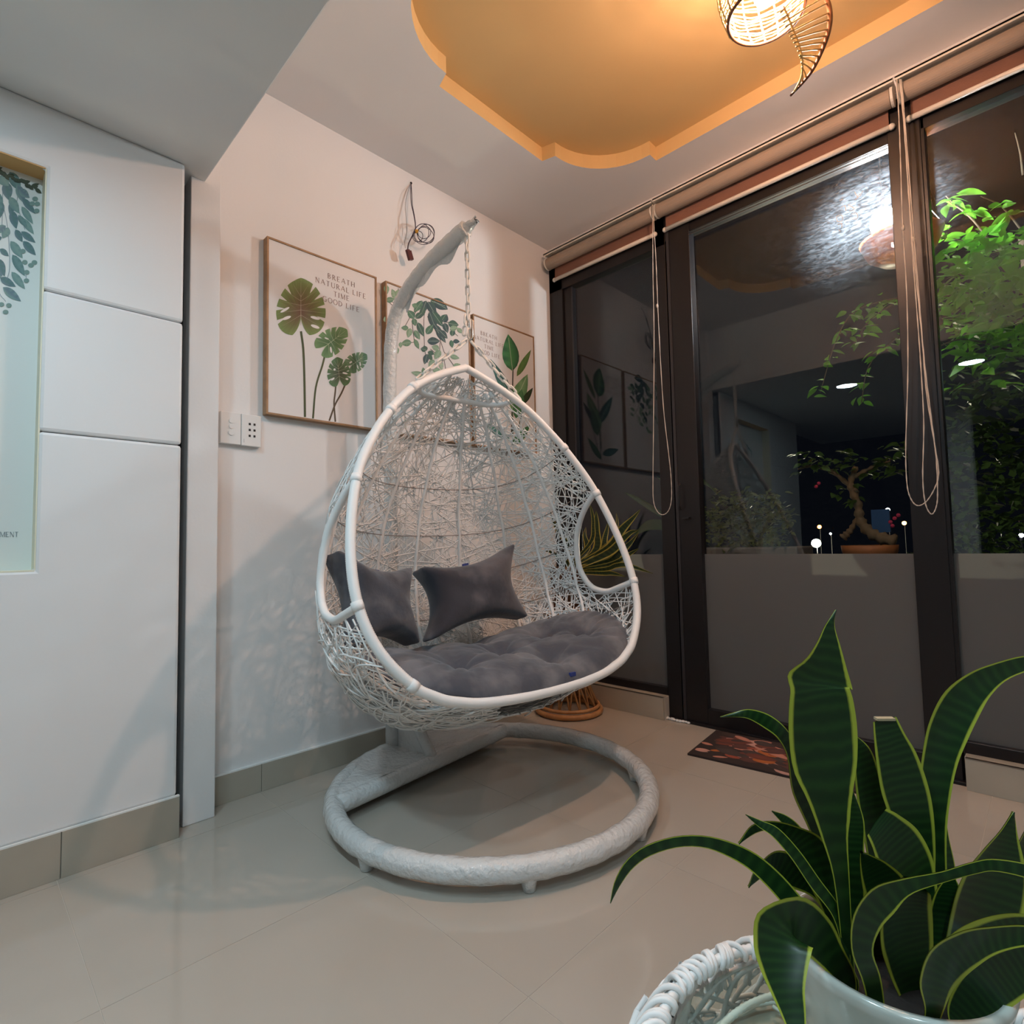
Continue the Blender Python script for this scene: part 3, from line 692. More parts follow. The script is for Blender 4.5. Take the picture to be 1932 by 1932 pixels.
# picture 3: broad leaves and the verse
p3 = picture(1.873, 2.345, 'canvas with upright banana leaves, rightmost of the three wall pictures near the window')
verse(p3, *(lambda a, b: (a[0], a[2], (a[2] - b[2]) / 5.86, YP - .001))(flatp(923, 628 + 2), flatp(923, 668 + 3)))
A3 = Art(860, 600, .08282, YP - .0005)
A3.line([(1303, 1150), (1300, 1300), (1290, 1700), (1270, 2600)], 26, C(.05, .06, .05))
A3.leaf(1295, 1210, 97, 850, 380, C(.02, .10, .05), C(.06, .26, .10), C(.35, .45, .35))
A3.leaf(1390, 1330, 62, 690, 150, C(.08, .17, .05), C(.12, .24, .07), None)
A3.leaf(1330, 1950, 118, 1160, 230, C(.02, .08, .075), C(.05, .17, .14), C(.3, .42, .4))
A3.leaf(1270, 2100, 66, 900, 330, C(.09, .24, .10), C(.20, .38, .19), C(.5, .6, .45))
A3.leaf(1500, 1980, 57, 470, 140, C(.015, .03, .012), C(.03, .055, .02), None)
A3.line([(1600, 1950), (1500, 2200), (1350, 2800)], 18, C(.05, .08, .03)); A3.line([(1290, 2100), (1300, 2500), (1290, 2900)], 24, C(.04, .08, .05))
A3.leaf(1380, 2300, 80, 700, 260, C(.04, .15, .06), C(.08, .24, .10), None)
A3.leaf(1250, 2750, 150, 700, 200, C(.03, .10, .09), C(.06, .18, .15), None)
A3.leaf(1300, 2900, 50, 600, 200, C(.04, .15, .06), C(.08, .24, .10), None)
A3.mb.build('printed_leaves', M_print, part(p3, 'canvas'), label='printed banana leaves')

# niche poster
mb = MB(); mb.box(NX0, NX1, 2.054, 2.064, NZ0, NZ1)
np_ = thing('niche_print', 'pale print of hanging eucalyptus garland inside the ochre wall niche', 'picture', (-.22, 2.064, NZ0))
mb.build('print_sheet', mat('pale_print_sheet', (.76, .785, .76), .5), np_)
A4 = Art(0, 270, .1812, 2.0535)
eu = [C(.10, .20, .20), C(.16, .28, .27), C(.22, .34, .31), C(.15, .22, .26)]
for ln in ([(0, 300), (150, 380), (190, 500), (180, 640), (260, 900)], [(0, 560), (60, 760), (90, 1000), (100, 1300), (60, 1450)], [(30, 430), (20, 900)], [(-100, 300), (-60, 900), (-20, 1500), (60, 1650)], [(-300, 280), (-250, 900), (-200, 1500)], [(-600, 280), (-560, 800)], [(-900, 280), (-850, 1100)], [(180, 1200), (260, 1340), (275, 1430)]):
    A4.line(ln, 7, C(.28, .33, .36))
for (x, y, a, L, W) in [(100, 300, -60, 230, 110), (180, 430, -70, 210, 90), (230, 570, -50, 220, 70), (225, 660, -57, 220, 70), (230, 780, -54, 210, 70), (220, 920, -38, 190, 70), (240, 1020, -48, 200, 80), (190, 750, -55, 160, 60), (150, 600, -110, 150, 80), (60, 400, -80, 200, 110),
    (100, 560, -60, 200, 90), (120, 700, -75, 200, 90), (90, 880, -120, 130, 90), (160, 900, -60, 150, 70), (110, 1020, -55, 220, 90), (130, 1160, -60, 260, 90), (120, 1340, -52, 230, 80), (30, 1500, -38, 240, 90), (0, 1400, -30, 190, 80), (20, 980, 200, 120, 60), (60, 860, 215, 130, 80), (0, 1100, -40, 120, 60), (10, 1300, -110, 140, 80), (-20, 1200, -70, 200, 90), (10, 600, -95, 190, 90), (-40, 500, -80, 230, 110), (0, 340, -50, 140, 110), (200, 480, -40, 140, 80)]:
    k = R.randrange(4); A4.leaf(x, y, a, L, W, eu[k], eu[(k + 1) % 4], None)
for k in range(60):
    x = R.uniform(-2600, -40); y = 330 + R.random() ** 1.4 * 1100; A4.leaf(x, y, R.uniform(-120, -40), R.uniform(150, 230), R.uniform(60, 100), eu[k % 4], eu[(k + 1) % 4], None)
for (x, y) in [(365, 580), (335, 630), (388, 632), (382, 705), (258, 1240), (322, 1272), (358, 1242), (278, 1344), (275, 1432), (92, 1690), (15, 1680), (58, 1758), (238, 1125)]:
    A4.dot(x, y, 30, 24, C(.20, .31, .28))
for k in range(26):                       # the dark twig the garland hangs from
    x = -160 + k * 21; A4.leaf(x, 300 + (x + 0) * .47 if x > 0 else 300 + x * .45, R.uniform(-60, 20), R.uniform(50, 90), 40, C(.03, .045, .03), C(.07, .09, .05), None)
A4.mb.build('printed_leaves', M_print, part(np_, 'print_sheet'), label='printed eucalyptus leaves and berries')
m = MB(); m.cur = C(.30, .34, .36)
a, bq = on_y(0, 1013, 2.0525), on_y(36, 1012, 2.0525); hgt = on_y(18, 1004, 2.0525)[2] - on_y(18, 1013, 2.0525)[2]
wid = text_mb(MB(), 'MENT', 0, 0, hgt, 2.0525, track=.12)
text_mb(m, 'MENT', a[0], a[2] + .0005, hgt, 2.0525, w=(bq[0] - a[0]) / wid, track=.12, scale=1.25); m.build('lettering', M_print, part(np_, 'print_sheet'), label='grey capital letters MENT')

# ------------------------------------------------------------------ switch and socket
sw = thing('wall_switch', 'white wall switch plate with three buttons beside the column', 'switch', (.70, WB, 1.26))
b = MB(); b.box(.668, .7375, 2.098, WB, 1.262, 1.378); b.build('plate', M_plastic, sw, bevel=.002)
for z, rr in ((1.346, .0085), (1.326, .0085), (1.303, .010)):
    b = MB(); b.tube([(.704, 2.0985, z), (.704, 2.095, z)], rr, 16); b.build('button', M_plastic, part(sw, 'plate'))
so = thing('wall_socket', 'white wall socket with six pin holes beside the switch', 'socket', (.775, WB, 1.26))
b = MB(); b.box(.7395, .809, 2.098, WB, 1.261, 1.378); b.build('plate', M_plastic, so, bevel=.002)
for z in (1.343, 1.321, 1.299):
    for x in (.768, .785):
        b = MB(); b.box(x - .0035, x + .0035, 2.0968, 2.0985, z - .004, z + .004); b.build('pin_hole', M_black, part(so, 'plate'))
b = MB(); b.box(.7475, .7485, 2.0974, 2.0985, 1.272, 1.286); b.build('mark', M_wireg, part(so, 'plate'))

# ------------------------------------------------------------------ loose wires on the wall
wt = thing('loose_wire_bundle', 'coiled dark wires with maroon connector hanging from a hole under the ceiling', 'wire', on_y(775, 347, WB))
def W(px, py, y=2.085): return on_y(px, py, y)
s_ = .1035
def wc(x, y, d=2.08): return W(720 + x * s_, 330 + y * s_, d)
b = MB(); b.ball(wc(537, 150, WB - .001), .006, 8, 5); b.build('hole', M_black, wt)
b = MB(); b.tube(catmull([wc(537, 155, WB - .003), wc(530, 300, 2.1), wc(540, 520, 2.085), wc(580, 700, 2.07), wc(610, 880, 2.06), wc(615, 1000, 2.06)], 24), .0018, 5)
b.tube(catmull([wc(537, 155, WB - .003), wc(548, 300, 2.1), wc(560, 540, 2.085), wc(590, 700, 2.07), wc(617, 880, 2.06), wc(620, 1000, 2.06)], 24), .0018, 5)
b.tube(catmull([wc(600, 1030, 2.06), wc(540, 1150, 2.06), wc(490, 1260, 2.06), wc(475, 1380, 2.065)], 16), .0026, 6)
for (cx, cy, rx, ry, ph, d) in [(770, 1080, 190, 190, 0, 2.055), (810, 1070, 150, 170, .4, 2.05), (730, 1060, 130, 170, .2, 2.06), (800, 1100, 170, 130, .7, 2.052), (660, 1120, 90, 100, .3, 2.06), (780, 1050, 110, 120, 1.0, 2.058)]:
    b.tube([wc(cx + rx * cos(a) * cos(ph) - ry * sin(a) * sin(ph), cy + rx * cos(a) * sin(ph) + ry * sin(a) * cos(ph), d + .006 * sin(a)) for a in np.linspace(0, 2 * pi, 28, endpoint=False)], .0016, 5, closed=True)
b.build('wires', M_wire, wt, smooth=True)
b = MB(); b.tube(catmull([wc(530, 160, WB - .003), wc(470, 330, 2.1), wc(430, 560, 2.095), wc(450, 800, 2.09), wc(455, 1060, 2.09), wc(420, 1200, 2.085), wc(430, 1330, 2.08)], 24), .0014, 5); b.build('grey_wire', M_wireg, wt, smooth=True)
b = MB(); b.obox(wc(632, 1030, 2.055), RX, (0, 1, 0), (0, 0, 1), .007, .006, .008); b.build('tape', M_tape, part(wt, 'wires'), bevel=.002)
b = MB(); ax = nrm(wc(540, 1580, 2.065) - wc(480, 1370, 2.065)); bx = np.cross(ax, (0, 1, 0)); b.obox(wc(512, 1470, 2.065), ax, bx, (0, 1, 0), .021, .0125, .008); b.obox(wc(480, 1400, 2.065), ax, bx, (0, 1, 0), .009, .009, .007); b.build('connector', M_conn, part(wt, 'wires'), bevel=.0015)

# ------------------------------------------------------------------ roller blinds
def blind(y0, y1, label, cord_paths, bead=None):
    t = thing('roller_blind', label, 'blind', (2.50, (y0 + y1) / 2, 2.61), 'raised roller blinds above the glass')
    b = MB(); b.box(2.448, 2.532, y0, y1, 2.600, 2.609); b.box(2.448, 2.453, y0, y1, 2.594, 2.609); b.build('head_rail', M_rail, t, bevel=.001)
    b = MB(); N = 28
    b.lathe([(.034, 0), (.034, y1 - y0 - .03)], (0, 0, 0), N, True, True)
    b.v = [(2.484 + x, y0 + .015 + z, 2.556 + y_) for x, y_, z in b.v]; b.build('fabric_roll', M_blind, t, smooth=False)
    for yy in (y0 + .004, y1 - .012):
        b = MB(); b.lathe([(.036, 0), (.036, .009)], (0, 0, 0), 20, True, True); b.v = [(2.484 + x, yy + z, 2.557 + y_) for x, y_, z in b.v]; b.build('end_bracket', M_rail, part(t, 'fabric_roll'))
    b = MB(); b.box(2.5145, 2.5165, y0 + .03, y1 - .035, 2.462, 2.56); b.build('blind_fabric', M_fabric, t)
    b = MB(); b.tube([(2.5155, y0 + .022, 2.464), (2.5155, y1 - .028, 2.464)], .0105, 12)
    b.ball((2.5155, y0 + .022, 2.464), .0125, 10, 6); b.ball((2.5155, y1 - .028, 2.464), .0125, 10, 6); b.build('bottom_bar', M_rail, t, smooth=True)
    c = MB()
    for P in cord_paths:
        P = catmull(P, 90); r = np.where(np.arange(90) % 2 == 0, .0024, .0015); c.tube(P, r, 6)
    if bead:
        for q in bead: c.ball(q, .006, 8, 6, (1, 1, 1.8))
    if cord_paths: c.build('pull_cord', M_cord, t, smooth=True)
    return t
def X2(px, py, x=2.445): return on_x(px, py, x)
blind(1.362, 2.09, 'raised roller blind with brown fabric over the narrow corner window',
      [[X2(1231, 386), X2(1231.5, 430), X2(1232, 520), X2(1234, 640), X2(1233, 800), X2(1232, 900), X2(1233, 945), X2(1241, 966), X2(1252, 971), X2(1262, 962), X2(1267, 940), X2(1266, 900), X2(1262, 860), X2(1251, 760), X2(1242, 600), X2(1238, 500), X2(1234, 430), X2(1233, 386)]], [X2(1240, 577)])
blind(.337, 1.356, 'raised roller blind with brown fabric over the glass door',
      [[X2(1692, 150), X2(1696, 220), X2(1699, 300), X2(1703, 420), X2(1711, 560), X2(1713, 700), X2(1709, 840), X2(1711, 910), X2(1718, 940), X2(1731, 954), X2(1748, 946), X2(1764, 920), X2(1771, 890), X2(1762, 830), X2(1748, 740), X2(1740, 640), X2(1728, 520), X2(1716, 380), X2(1706, 240), X2(1697, 150)]], [X2(1704.5, 430)])
blind(-.70, .331, 'raised roller blind with brown fabric over the right hand glass panel',
      [[X2(1699, 150), X2(1706, 240), X2(1714, 360), X2(1722, 480), X2(1731, 600), X2(1738, 700), X2(1743, 800), X2(1741, 900), X2(1746, 950), X2(1757, 970), X2(1766, 958), X2(1769, 930), X2(1766, 860), X2(1756, 780), X2(1744, 680), X2(1734, 560), X2(1724, 440), X2(1713, 300), X2(1701, 150)]], [X2(1723, 452)])

# ------------------------------------------------------------------ door mat
q0, q1 = on_z(1297, 1422, .006), on_z(1348, 1377, .006)
ml = nrm(np.array([.037, -.386, 0])); mw = np.array([-ml[1], ml[0], 0.]); LMt, WMt = .60, .345
b = MB()
def MP(u, v, z=.008): return np.array([q0[0], q0[1], z]) + ml * u * LMt + mw * v * WMt
RR = random.Random(3)
base_c = C(.028, .016, .014)
b.cur = base_c
NU, NV = 2, 2
b.obox((MP(.5, .5, .004)), ml, mw, (0, 0, 1), LMt / 2, WMt / 2, .004)
k_ = 0
for i in range(150):
    u, v = RR.uniform(.03, .97), RR.uniform(.03, .97); a = RR.uniform(-.6, .6); L = RR.uniform(.022, .065); w_ = L * RR.uniform(.35, .7)
    c = RR.choice([C(.16, .035, .018), C(.27, .11, .075), C(.08, .02, .012), C(.30, .16, .13), C(.03, .02, .018), C(.22, .06, .012), C(.05, .018, .014), C(.025, .014, .012)])
    c = tuple(min(1, x * 1.5) for x in c[:3]) + (1,); c2 = tuple(min(1, x * 1.3) for x in c[:3]) + (1,)
    ctr = MP(u, v); ring = []
    for p in np.linspace(0, 2 * pi, 12, endpoint=False):
        du, dv = L * cos(p) * (1.25 if abs(p) < .1 else 1), w_ * sin(p); ring.append(ctr + ml * (du * cos(a) - dv * sin(a)) + mw * (du * sin(a) + dv * cos(a)) + np.array([0, 0, .0001 + i * 4e-6]))
    lim = lambda p: (0 < (p - MP(0, 0)) @ ml < LMt) and (0 < (p - MP(0, 0)) @ mw < WMt)
    if all(lim(p) for p in ring): b.fan(ctr + np.array([0, 0, .0001 + i * 4e-6]), ring, c2, c)
tag(b.build('doormat', M_mat), 'dark doormat printed with red and orange leaves before the glass door', 'mat')

# ------------------------------------------------------------------ hanging chair stand
RC = np.array([1.352, 1.442, 0.]); fa = radians(6.8)
sb = np.array([-sin(fa), cos(fa), 0]); su = np.array([cos(fa), sin(fa), 0])
def SP(u, b_, z): return RC + su * u + sb * b_ + np.array([0, 0, z])
stand = thing('chair_stand', 'white plastic wrapped stand with round base ring holding the hanging chair', 'stand', RC)
RR_, zr = .530, .056
b = MB(); NB = 120
P = [SP(RR_ * sin(a), RR_ * cos(a), zr) for a in np.linspace(0, 2 * pi, NB, endpoint=False)]
rr = [.032 + .0012 * sin(37 * a + 2 * sin(5 * a)) for a in np.linspace(0, 2 * pi, NB, endpoint=False)]
b.tube(P, rr, 16, closed=True); b.build('base_ring', M_film, stand, smooth=True)
cd = .295; ch = sqrt(RR_ ** 2 - cd ** 2)
b = MB(); b.tube([SP(u, cd, zr) for u in np.linspace(-ch + .01, ch - .01, 24)], .030, 14); b.build('cross_bar', M_film, stand, smooth=True)
# film stretched over the back segment
b = MB(); G = []
for i in range(13):
    t_ = i / 12; row = []
    for j in range(41):
        s = -1 + 2 * j / 40; u = s * (ch - .005) if t_ == 0 else s * ((1 - t_) * ch + t_ * 0)
        a0 = math.asin(max(-1, min(1, s * ch / RR_))); p0 = np.array([s * ch, cd]); p1 = np.array([RR_ * sin(a0), RR_ * cos(a0)])
        p = p0 * (1 - t_) + p1 * t_
        row.append(SP(p[0], p[1], zr + .027 + .004 * sin(9 * s + 5 * t_) - .010 * sin(pi * t_) * (1 - abs(s))))
    G.append(row)
b.grid(G); b.build('plastic_sheet', M_film, stand, smooth=True, label='plastic film stretched over the back of the base')
pole = catmull([SP(0, b_, z) for b_, z in ((.53, .05), (.53, .5), (.53, 1.0), (.532, 1.35), (.531, 1.55), (.520, 1.735), (.494, 1.843), (.443, 1.908), (.368, 1.964), (.278, 2.012), (.18, 2.049), (.082, 2.078))], 70)
b = MB(); b.tube(pole, [.028 + .0012 * sin(i * 2.1) + (.003 if i > 42 else 0) for i in range(70)], 16); b.build('pole', M_film, stand, smooth=True)
b = MB(); b.tube(catmull([SP(0, .505, .33), SP(0, .43, .24), SP(0, .355, .14), SP(0, .30, .07)], 14), .022, 12); b.build('brace', M_film, stand, smooth=True)
b = MB(); b.grid([[SP(0.004 * sin(7 * t_ + 3 * s_2), (.525 * (1 - t_) + t_ * np.interp(s_2, [0, 1], [.31, .50])), .075 + s_2 * .22 * (1 - .15 * t_)) for t_ in np.linspace(0, 1, 9)] for s_2 in np.linspace(0, 1, 9)]); b.build('plastic_web', M_film, stand, smooth=True)
for (px, py) in ((703, 1634), (997, 1676), (1218, 1586), (1199, 1472)):
    f = on_z(px, py, 0) - RC; a = atan2(f @ su, f @ sb); c = SP(RR_ * sin(a), RR_ * cos(a), 0)
    b = MB(); b.lathe([(.013, 0), (.017, .002), (.020, .02), (.028, .045)], c, 16, True); b.build('foot', M_film, stand, smooth=True)
# ragged film at the tip of the arm
tip = SP(0, .082, 2.078); d_ = nrm(pole[-1] - pole[-2])
b = MB(); G = []
for i in range(7):
    G.append([tip + d_ * (-.012 + .011 * i) + (.026 - .003 * i) * (cos(a) * su + sin(a) * np.cross(d_, su)) + np.array([R.uniform(-.004, .004) for _ in range(3)]) * i / 3 for a in np.linspace(0, 2 * pi, 14, endpoint=False)])
b.grid(G, True); b.build('film_end', M_film, stand, smooth=True)
b = MB(); b.grid([[pole[int(45 + 22 * t_)] + np.array([0, 0, -.028 - .030 * s_2 * (1 + .5 * sin(17 * t_))]) + su * .008 * sin(9 * t_ + s_2) for s_2 in np.linspace(0, 1, 4)] for t_ in np.linspace(0, 1, 24)]); b.build('film_flap', M_film, stand, smooth=True)

# ------------------------------------------------------------------ hanging chair basket
phi, tau = radians(-6.5), radians(20.5)
CA = np.array([1.347, 1.545, 1.546])
cu = np.array([cos(phi), sin(phi), 0]); cb = np.array([-sin(phi), cos(phi), 0])
cw = np.array([0, 0, 1]) * cos(tau) + cb * sin(tau); cn = cb * cos(tau) - np.array([0, 0, 1]) * sin(tau)
VV = np.array([0, .02, .05, .1, .147, .2, .25, .3, .34, .39, .44, .49, .54, .58, .63, .68, .73, .78, .83, .875, .92, .97, 1.02, 1.07, 1.118, 1.155, 1.182, 1.195, 1.2])
WW = np.array([0, .055, .119, .205, .269, .319, .362, .403, .428, .459, .487, .508, .522, .535, .546, .556, .563, .567, .568, .565, .556, .542, .516, .48, .429, .36, .26, .13, 0])
DV = np.array([0, .1, .2, .4, .6, .8, .95, 1.05, 1.12, 1.17, 1.2]); DD = np.array([0, .15, .26, .42, .52, .57, .56, .53, .492, .455, .0]) * 1.097
def shell(v, th, off=0.):
    v = np.asarray(v, float); th = np.asarray(th, float)
    d = np.interp(v, DV, DD); w_ = np.interp(v, VV, WW); c = np.cos(th); s = np.clip(np.sin(th), 0, 1)
    X = -np.sign(c) * np.abs(c) ** .771 * w_ * (1 + .111 * s); Y = d * s ** .771 + off * s; Z = -v - .043 * s * np.clip((v - .75) / .45, 0, 1) ** 2
    k = off * 1.0
    return CA + (X * (1 + k * .8))[..., None] * cu + Y[..., None] * cn + Z[..., None] * cw
chair = thing('hanging_egg_chair', 'white wicker egg shaped double swing chair hanging from the chain', 'chair', (CA[0], CA[1], .30))
def wrapped(P, r, pitch=.0062, ridge=.0009):      # cord wound round a rod: alternating ridge rings
    P = np.asarray(P, float); L = np.r_[0, np.cumsum(np.linalg.norm(np.diff(P, axis=0), axis=1))]
    n = int(L[-1] / (pitch / 2)); s = np.linspace(0, L[-1], n); Q = np.stack([np.interp(s, L, P[:, k]) for k in range(3)], 1)
    return Q, np.where(np.arange(n) % 2 == 0, r, r - ridge)
def rim_pt(v, side): return CA + cu * side * float(np.interp(v, VV, WW)) - cw * v
vs_l = np.concatenate([np.linspace(0, 1.1, 45), np.linspace(1.11, 1.2, 24)])
rim_l = [rim_pt(v, -1) for v in vs_l]; rim_r = [rim_pt(v, 1) for v in vs_l][::-1]
rp = np.array(rim_l + rim_r[1:])
for _ in range(3):
    q = rp.copy(); q[1:-1] = .25 * rp[:-2] + .5 * rp[1:-1] + .25 * rp[2:]; rp = q
b = MB(); Q, r_ = wrapped(rp, .0150); b.tube(Q, r_, 10); b.build('rim', M_wrap, chair, smooth=True)
for (v, side) in ((.135, -1), (.24, -1), (.50, -1), (.50, 1), (.875, -1), (.875, 1), (.30, 1), (1.10, -1)):
    b = MB(); c = rim_pt(v, side); d = nrm(rim_pt(v + .02, side) - rim_pt(v - .02, side)); b.tube([c - d * .012, c, c + d * .012], [.0163, .0172, .0163], 12); b.build('binding', M_wrap, chair, smooth=True)
# side openings
ARCH = [(.498, .4), (.524, 5.5), (.56, 10.5), (.606, 14.5), (.664, 17.2), (.726, 18.5), (.78, 17.5), (.83, 15), (.858, 11.5), (.872, 8.5), (.8745, 5), (.876, .4)]
AR = catmull(ARCH, 60)
for side in (0, 1):
    th = np.radians(AR[:, 1]) if side == 0 else pi - np.radians(AR[:, 1])
    Q, r_ = wrapped(shell(AR[:, 0], th), .0125); b = MB(); b.tube(Q, r_, 10); b.build('arm_hoop', M_wrap, chair, smooth=True)
RIBS = [23, 40, 57, 74, 88, 101, 124, 142, 158]
for k, dg in enumerate(RIBS):
    v = np.linspace(.055, 1.17, 60) if dg not in (23, 158) else np.linspace(.055, 1.15, 60)
    b = MB(); b.tube(shell(v, np.full_like(v, radians(dg)), -.004), .0068, 8); b.build('rib', M_wrap, chair, smooth=True)
th = np.linspace(radians(2), pi - radians(2), 70)
b = MB(); b.tube(shell(np.full_like(th, .10) - .03 * np.sin(th), th, -.006)[2:-2], .0115, 8); b.build('top_bar', M_wrap, chair, smooth=True)
for v0 in (.31, .47, .63, .79, .95):
    a0 = radians(1) if v0 < .5 or v0 > .88 else radians(float(np.interp(v0, AR[:30, 0], AR[:30, 1])))
    tt = np.linspace(a0, pi - a0, 60); b = MB(); b.tube(shell(np.full_like(tt, v0) + .012 * np.sin(tt), tt, -.007), .0017, 5); b.build('hoop_wire', mat('thin_wire_%d' % int(v0 * 100), (.25, .21, .19), .4), chair, smooth=True)
# random weave
def in_arch(v, deg):
    g = np.minimum(deg, 180 - deg); lim = np.interp(v, np.array([.498, .524, .56, .606, .664, .726, .78, .83, .858, .8745]), np.array([0, 5.5, 10.5, 14.5, 17.2, 18.5, 17.5, 15, 11.5, 5]), left=-1, right=-1)
    return g < lim - .2
RW = np.random.RandomState(5)
b = MB()
def surf_step(v, th):
    e = 1e-3; p = shell(v, th); dv = (shell(v + e, th) - shell(v - e, th)) / (2 * e); dt = (shell(v, th + e) - shell(v, th - e)) / (2 * e); return p, dv, dt
# area-weighted seeds
gv_, gt_ = np.meshgrid(np.linspace(.03, 1.185, 90), np.linspace(.02, pi - .02, 120), indexing='ij')
GP = shell(gv_, gt_); A_ = np.linalg.norm(np.cross(np.gradient(GP, axis=0), np.gradient(GP, axis=1)), axis=2).ravel(); A_ = A_ / A_.sum()
NST = 2300
seeds = RW.choice(len(A_), NST, p=A_)
for sidx in seeds:
    v, th = gv_.ravel()[sidx], gt_.ravel()[sidx]; ang = RW.uniform(0, 2 * pi); L = RW.uniform(.16, .46); ds = .022; curv = RW.uniform(-.9, .9)
    if in_arch(v, np.degrees(th)): continue
    off = RW.uniform(-.003, .005); pts = []
    n = int(L / ds); wob = RW.uniform(0, 6)
    for i in range(n):
        p, dv, dt = surf_step(v, th)
        nn = nrm(np.cross(dt, dv)); pts.append(p + nn * (off + .002 * sin(i * .9 + wob)))
        e1 = nrm(dv); e2 = nrm(dt - e1 * (dt @ e1)); dirv = e1 * cos(ang) + e2 * sin(ang)
        J = np.array([[dv @ dv, dv @ dt], [dv @ dt, dt @ dt]]); rhs = np.array([dirv @ dv, dirv @ dt]) * ds
        try: q = np.linalg.solve(J + np.eye(2) * 1e-6, rhs)
        except Exception: break
        v2, th2 = v + q[0], th + q[1]; ang += curv * ds
        if v2 < .02 or v2 > 1.193 or th2 < .0 or th2 > pi or in_arch(v2, np.degrees(th2)): break
        v, th = v2, th2
    if len(pts) >= 4: b.tube(catmull(pts, len(pts)), .0022, 4, caps=False)
weave = b.build('wicker_weave', M_wicker, chair, smooth=True, kind='stuff')
# looser, thicker strands bulging below the left and right openings and round the bowl
b = MB()
for _ in range(520):
    side = RW.choice([0, 1]); v = RW.uniform(.86, 1.19) if RW.rand() < .6 else RW.uniform(1.08, 1.195); g = RW.uniform(1, 90); th = radians(g) if side == 0 else pi - radians(g)
    ang = RW.uniform(0, 2 * pi); curv = RW.uniform(-9, 9); pts = []; off = RW.uniform(0, .016); n = RW.randint(6, 12)
    for i in range(n):
        if v < .872 and min(np.degrees(th), 180 - np.degrees(th)) < 20 or v > 1.19 or v < .85 or th < 0 or th > pi: break
        p, dv, dt = surf_step(v, th); nn = nrm(np.cross(dt, dv)); nn = nn if nn @ (p - (CA - cw * .8 + cn * .25)) > 0 else -nn
        pts.append(p + nn * (off * sin(pi * (i + .5) / n) + .002)); e1 = nrm(dv); e2 = nrm(dt - e1 * (dt @ e1)); dirv = e1 * cos(ang) + e2 * sin(ang)
        q = np.linalg.solve(np.array([[dv @ dv, dv @ dt], [dv @ dt, dt @ dt]]) + np.eye(2) * 1e-6, np.array([dirv @ dv, dirv @ dt]) * .02); v += q[0]; th += q[1]; ang += curv * .02
    if len(pts) >= 4: b.tube(pts, .0026, 5, caps=False)
b.build('loose_strands', M_wicker, chair, smooth=True, kind='stuff')

# ------------------------------------------------------------------ chains
def link_mb(c, d, side, L=.046, Wd=.023, r=.0040):
    d = nrm(d); side = nrm(side - d * (side @ d)); hl, hw = L / 2 - Wd / 2, Wd / 2 - r
    P = [c + side * hw * cos(a) + d * (hw * sin(a) + (hl if sin(a) > 1e-9 or abs(a) < 1e-9 else -hl)) for a in list(np.linspace(0, pi, 8)) + list(np.linspace(pi + 1e-6, 2 * pi, 8))]
    b = MB(); b.tube(P, r, 7, closed=True); return b
def run_chain(par, p0, p1, start=0):
    n = max(2, int(round(np.linalg.norm(p1 - p0) / .0345))); d = nrm(p1 - p0)
    s1 = nrm(np.cross(d, RZ)); s2 = np.cross(d, s1)
    s1, s2 = s1 * .92 + s2 * .4, s2 * .92 - s1 * .4
    for i in range(n):
        link_mb(p0 + (p1 - p0) * (i + .5) / n, p1 - p0, s1 if (i + start) % 2 == 0 else s2).build('chain_link', M_chain, par, smooth=True)
hook = np.array([1.343, 1.521, 1.655]); top = SP(0, .080, 2.052)
chn = thing('chain', 'white coated chain hanging from the stand arm and forking to the chair', 'chain', top)
run_chain(chn, top, hook)
for sd in (-1, 1): run_chain(chn, hook + np.array([0, 0, -.012]) + cu * sd * .01, rim_pt(.115, sd) + cu * sd * .006 + np.array([0, 0, .014]), 1)
link_mb(hook + np.array([.004, -.006, .03]), np.array([.05, 0, 1.]), RX, .085, .022, .0033).build('snap_hook', M_steel, chn, smooth=True, label='shiny steel snap hook')
run_chain(chn, hook + np.array([-.012, 0, .085]), hook + np.array([-.022, 0, 0]), 1)

# ------------------------------------------------------------------ cushions
def CL(u, b_, z): return np.array([CA[0], CA[1], 0]) + cu * u + cb * b_ + np.array([0, 0, z])
cush = thing('seat_cushion', 'large round tufted grey velvet cushion filling the chair seat', 'cushion', CL(.02, -.17, .36))
BUT = [(.02, -.155), (-.205, -.235), (.27, -.10), (.385, -.20), (-.22, -.02), (.13, -.30), (.05, .03)]
def cushion(top):
    NR, NA = 44, 160; G = []
    for i in range(NR + 1):
        r = sin(pi / 2 * i / NR); row = []
        for j in range(NA):
            a = 2 * pi * j / NA; ca, sa = cos(a), sin(a)
            x = .046 + r * .552 * np.sign(ca) * abs(ca) ** .85; y = -.150 + r * .275 * np.sign(sa) * abs(sa) ** .85
            prof_ = max(0, 1 - r ** 2.6) ** .5
            edge = 1 + (.20 * abs(sin(a * 15 + 1.8 * sin(3 * a))) ** .45 - .13) * min(1, max(0, (r - .55) / .4))
            z = .447 + .085 * (x / .5) ** 2 + .02 * (y + .165) / .28
            if top:
                h = .098 * prof_ * edge
                for (bx, by) in BUT:
                    dx, dy = x - bx, y - by; d2 = dx * dx + dy * dy; d = sqrt(d2)
                    h -= .078 * math.exp(-d / .055) ; an = atan2(dy, dx)
                    h += .011 * (abs(sin(4.5 * an + bx * 40)) ** .6 - .6) * math.exp(-((d - .075) / .05) ** 2)
                z += max(h, -.005) if r < .97 else h * .98
            else: z -= .045 * prof_
            row.append(CL(x, y, z))
        G.append(row)
    return G
b = MB(); Gt = cushion(True); Gb = cushion(False)
b.grid(Gt + Gb[::-1][1:], True); b.build('cushion_body', M_velvet, cush, smooth=True)
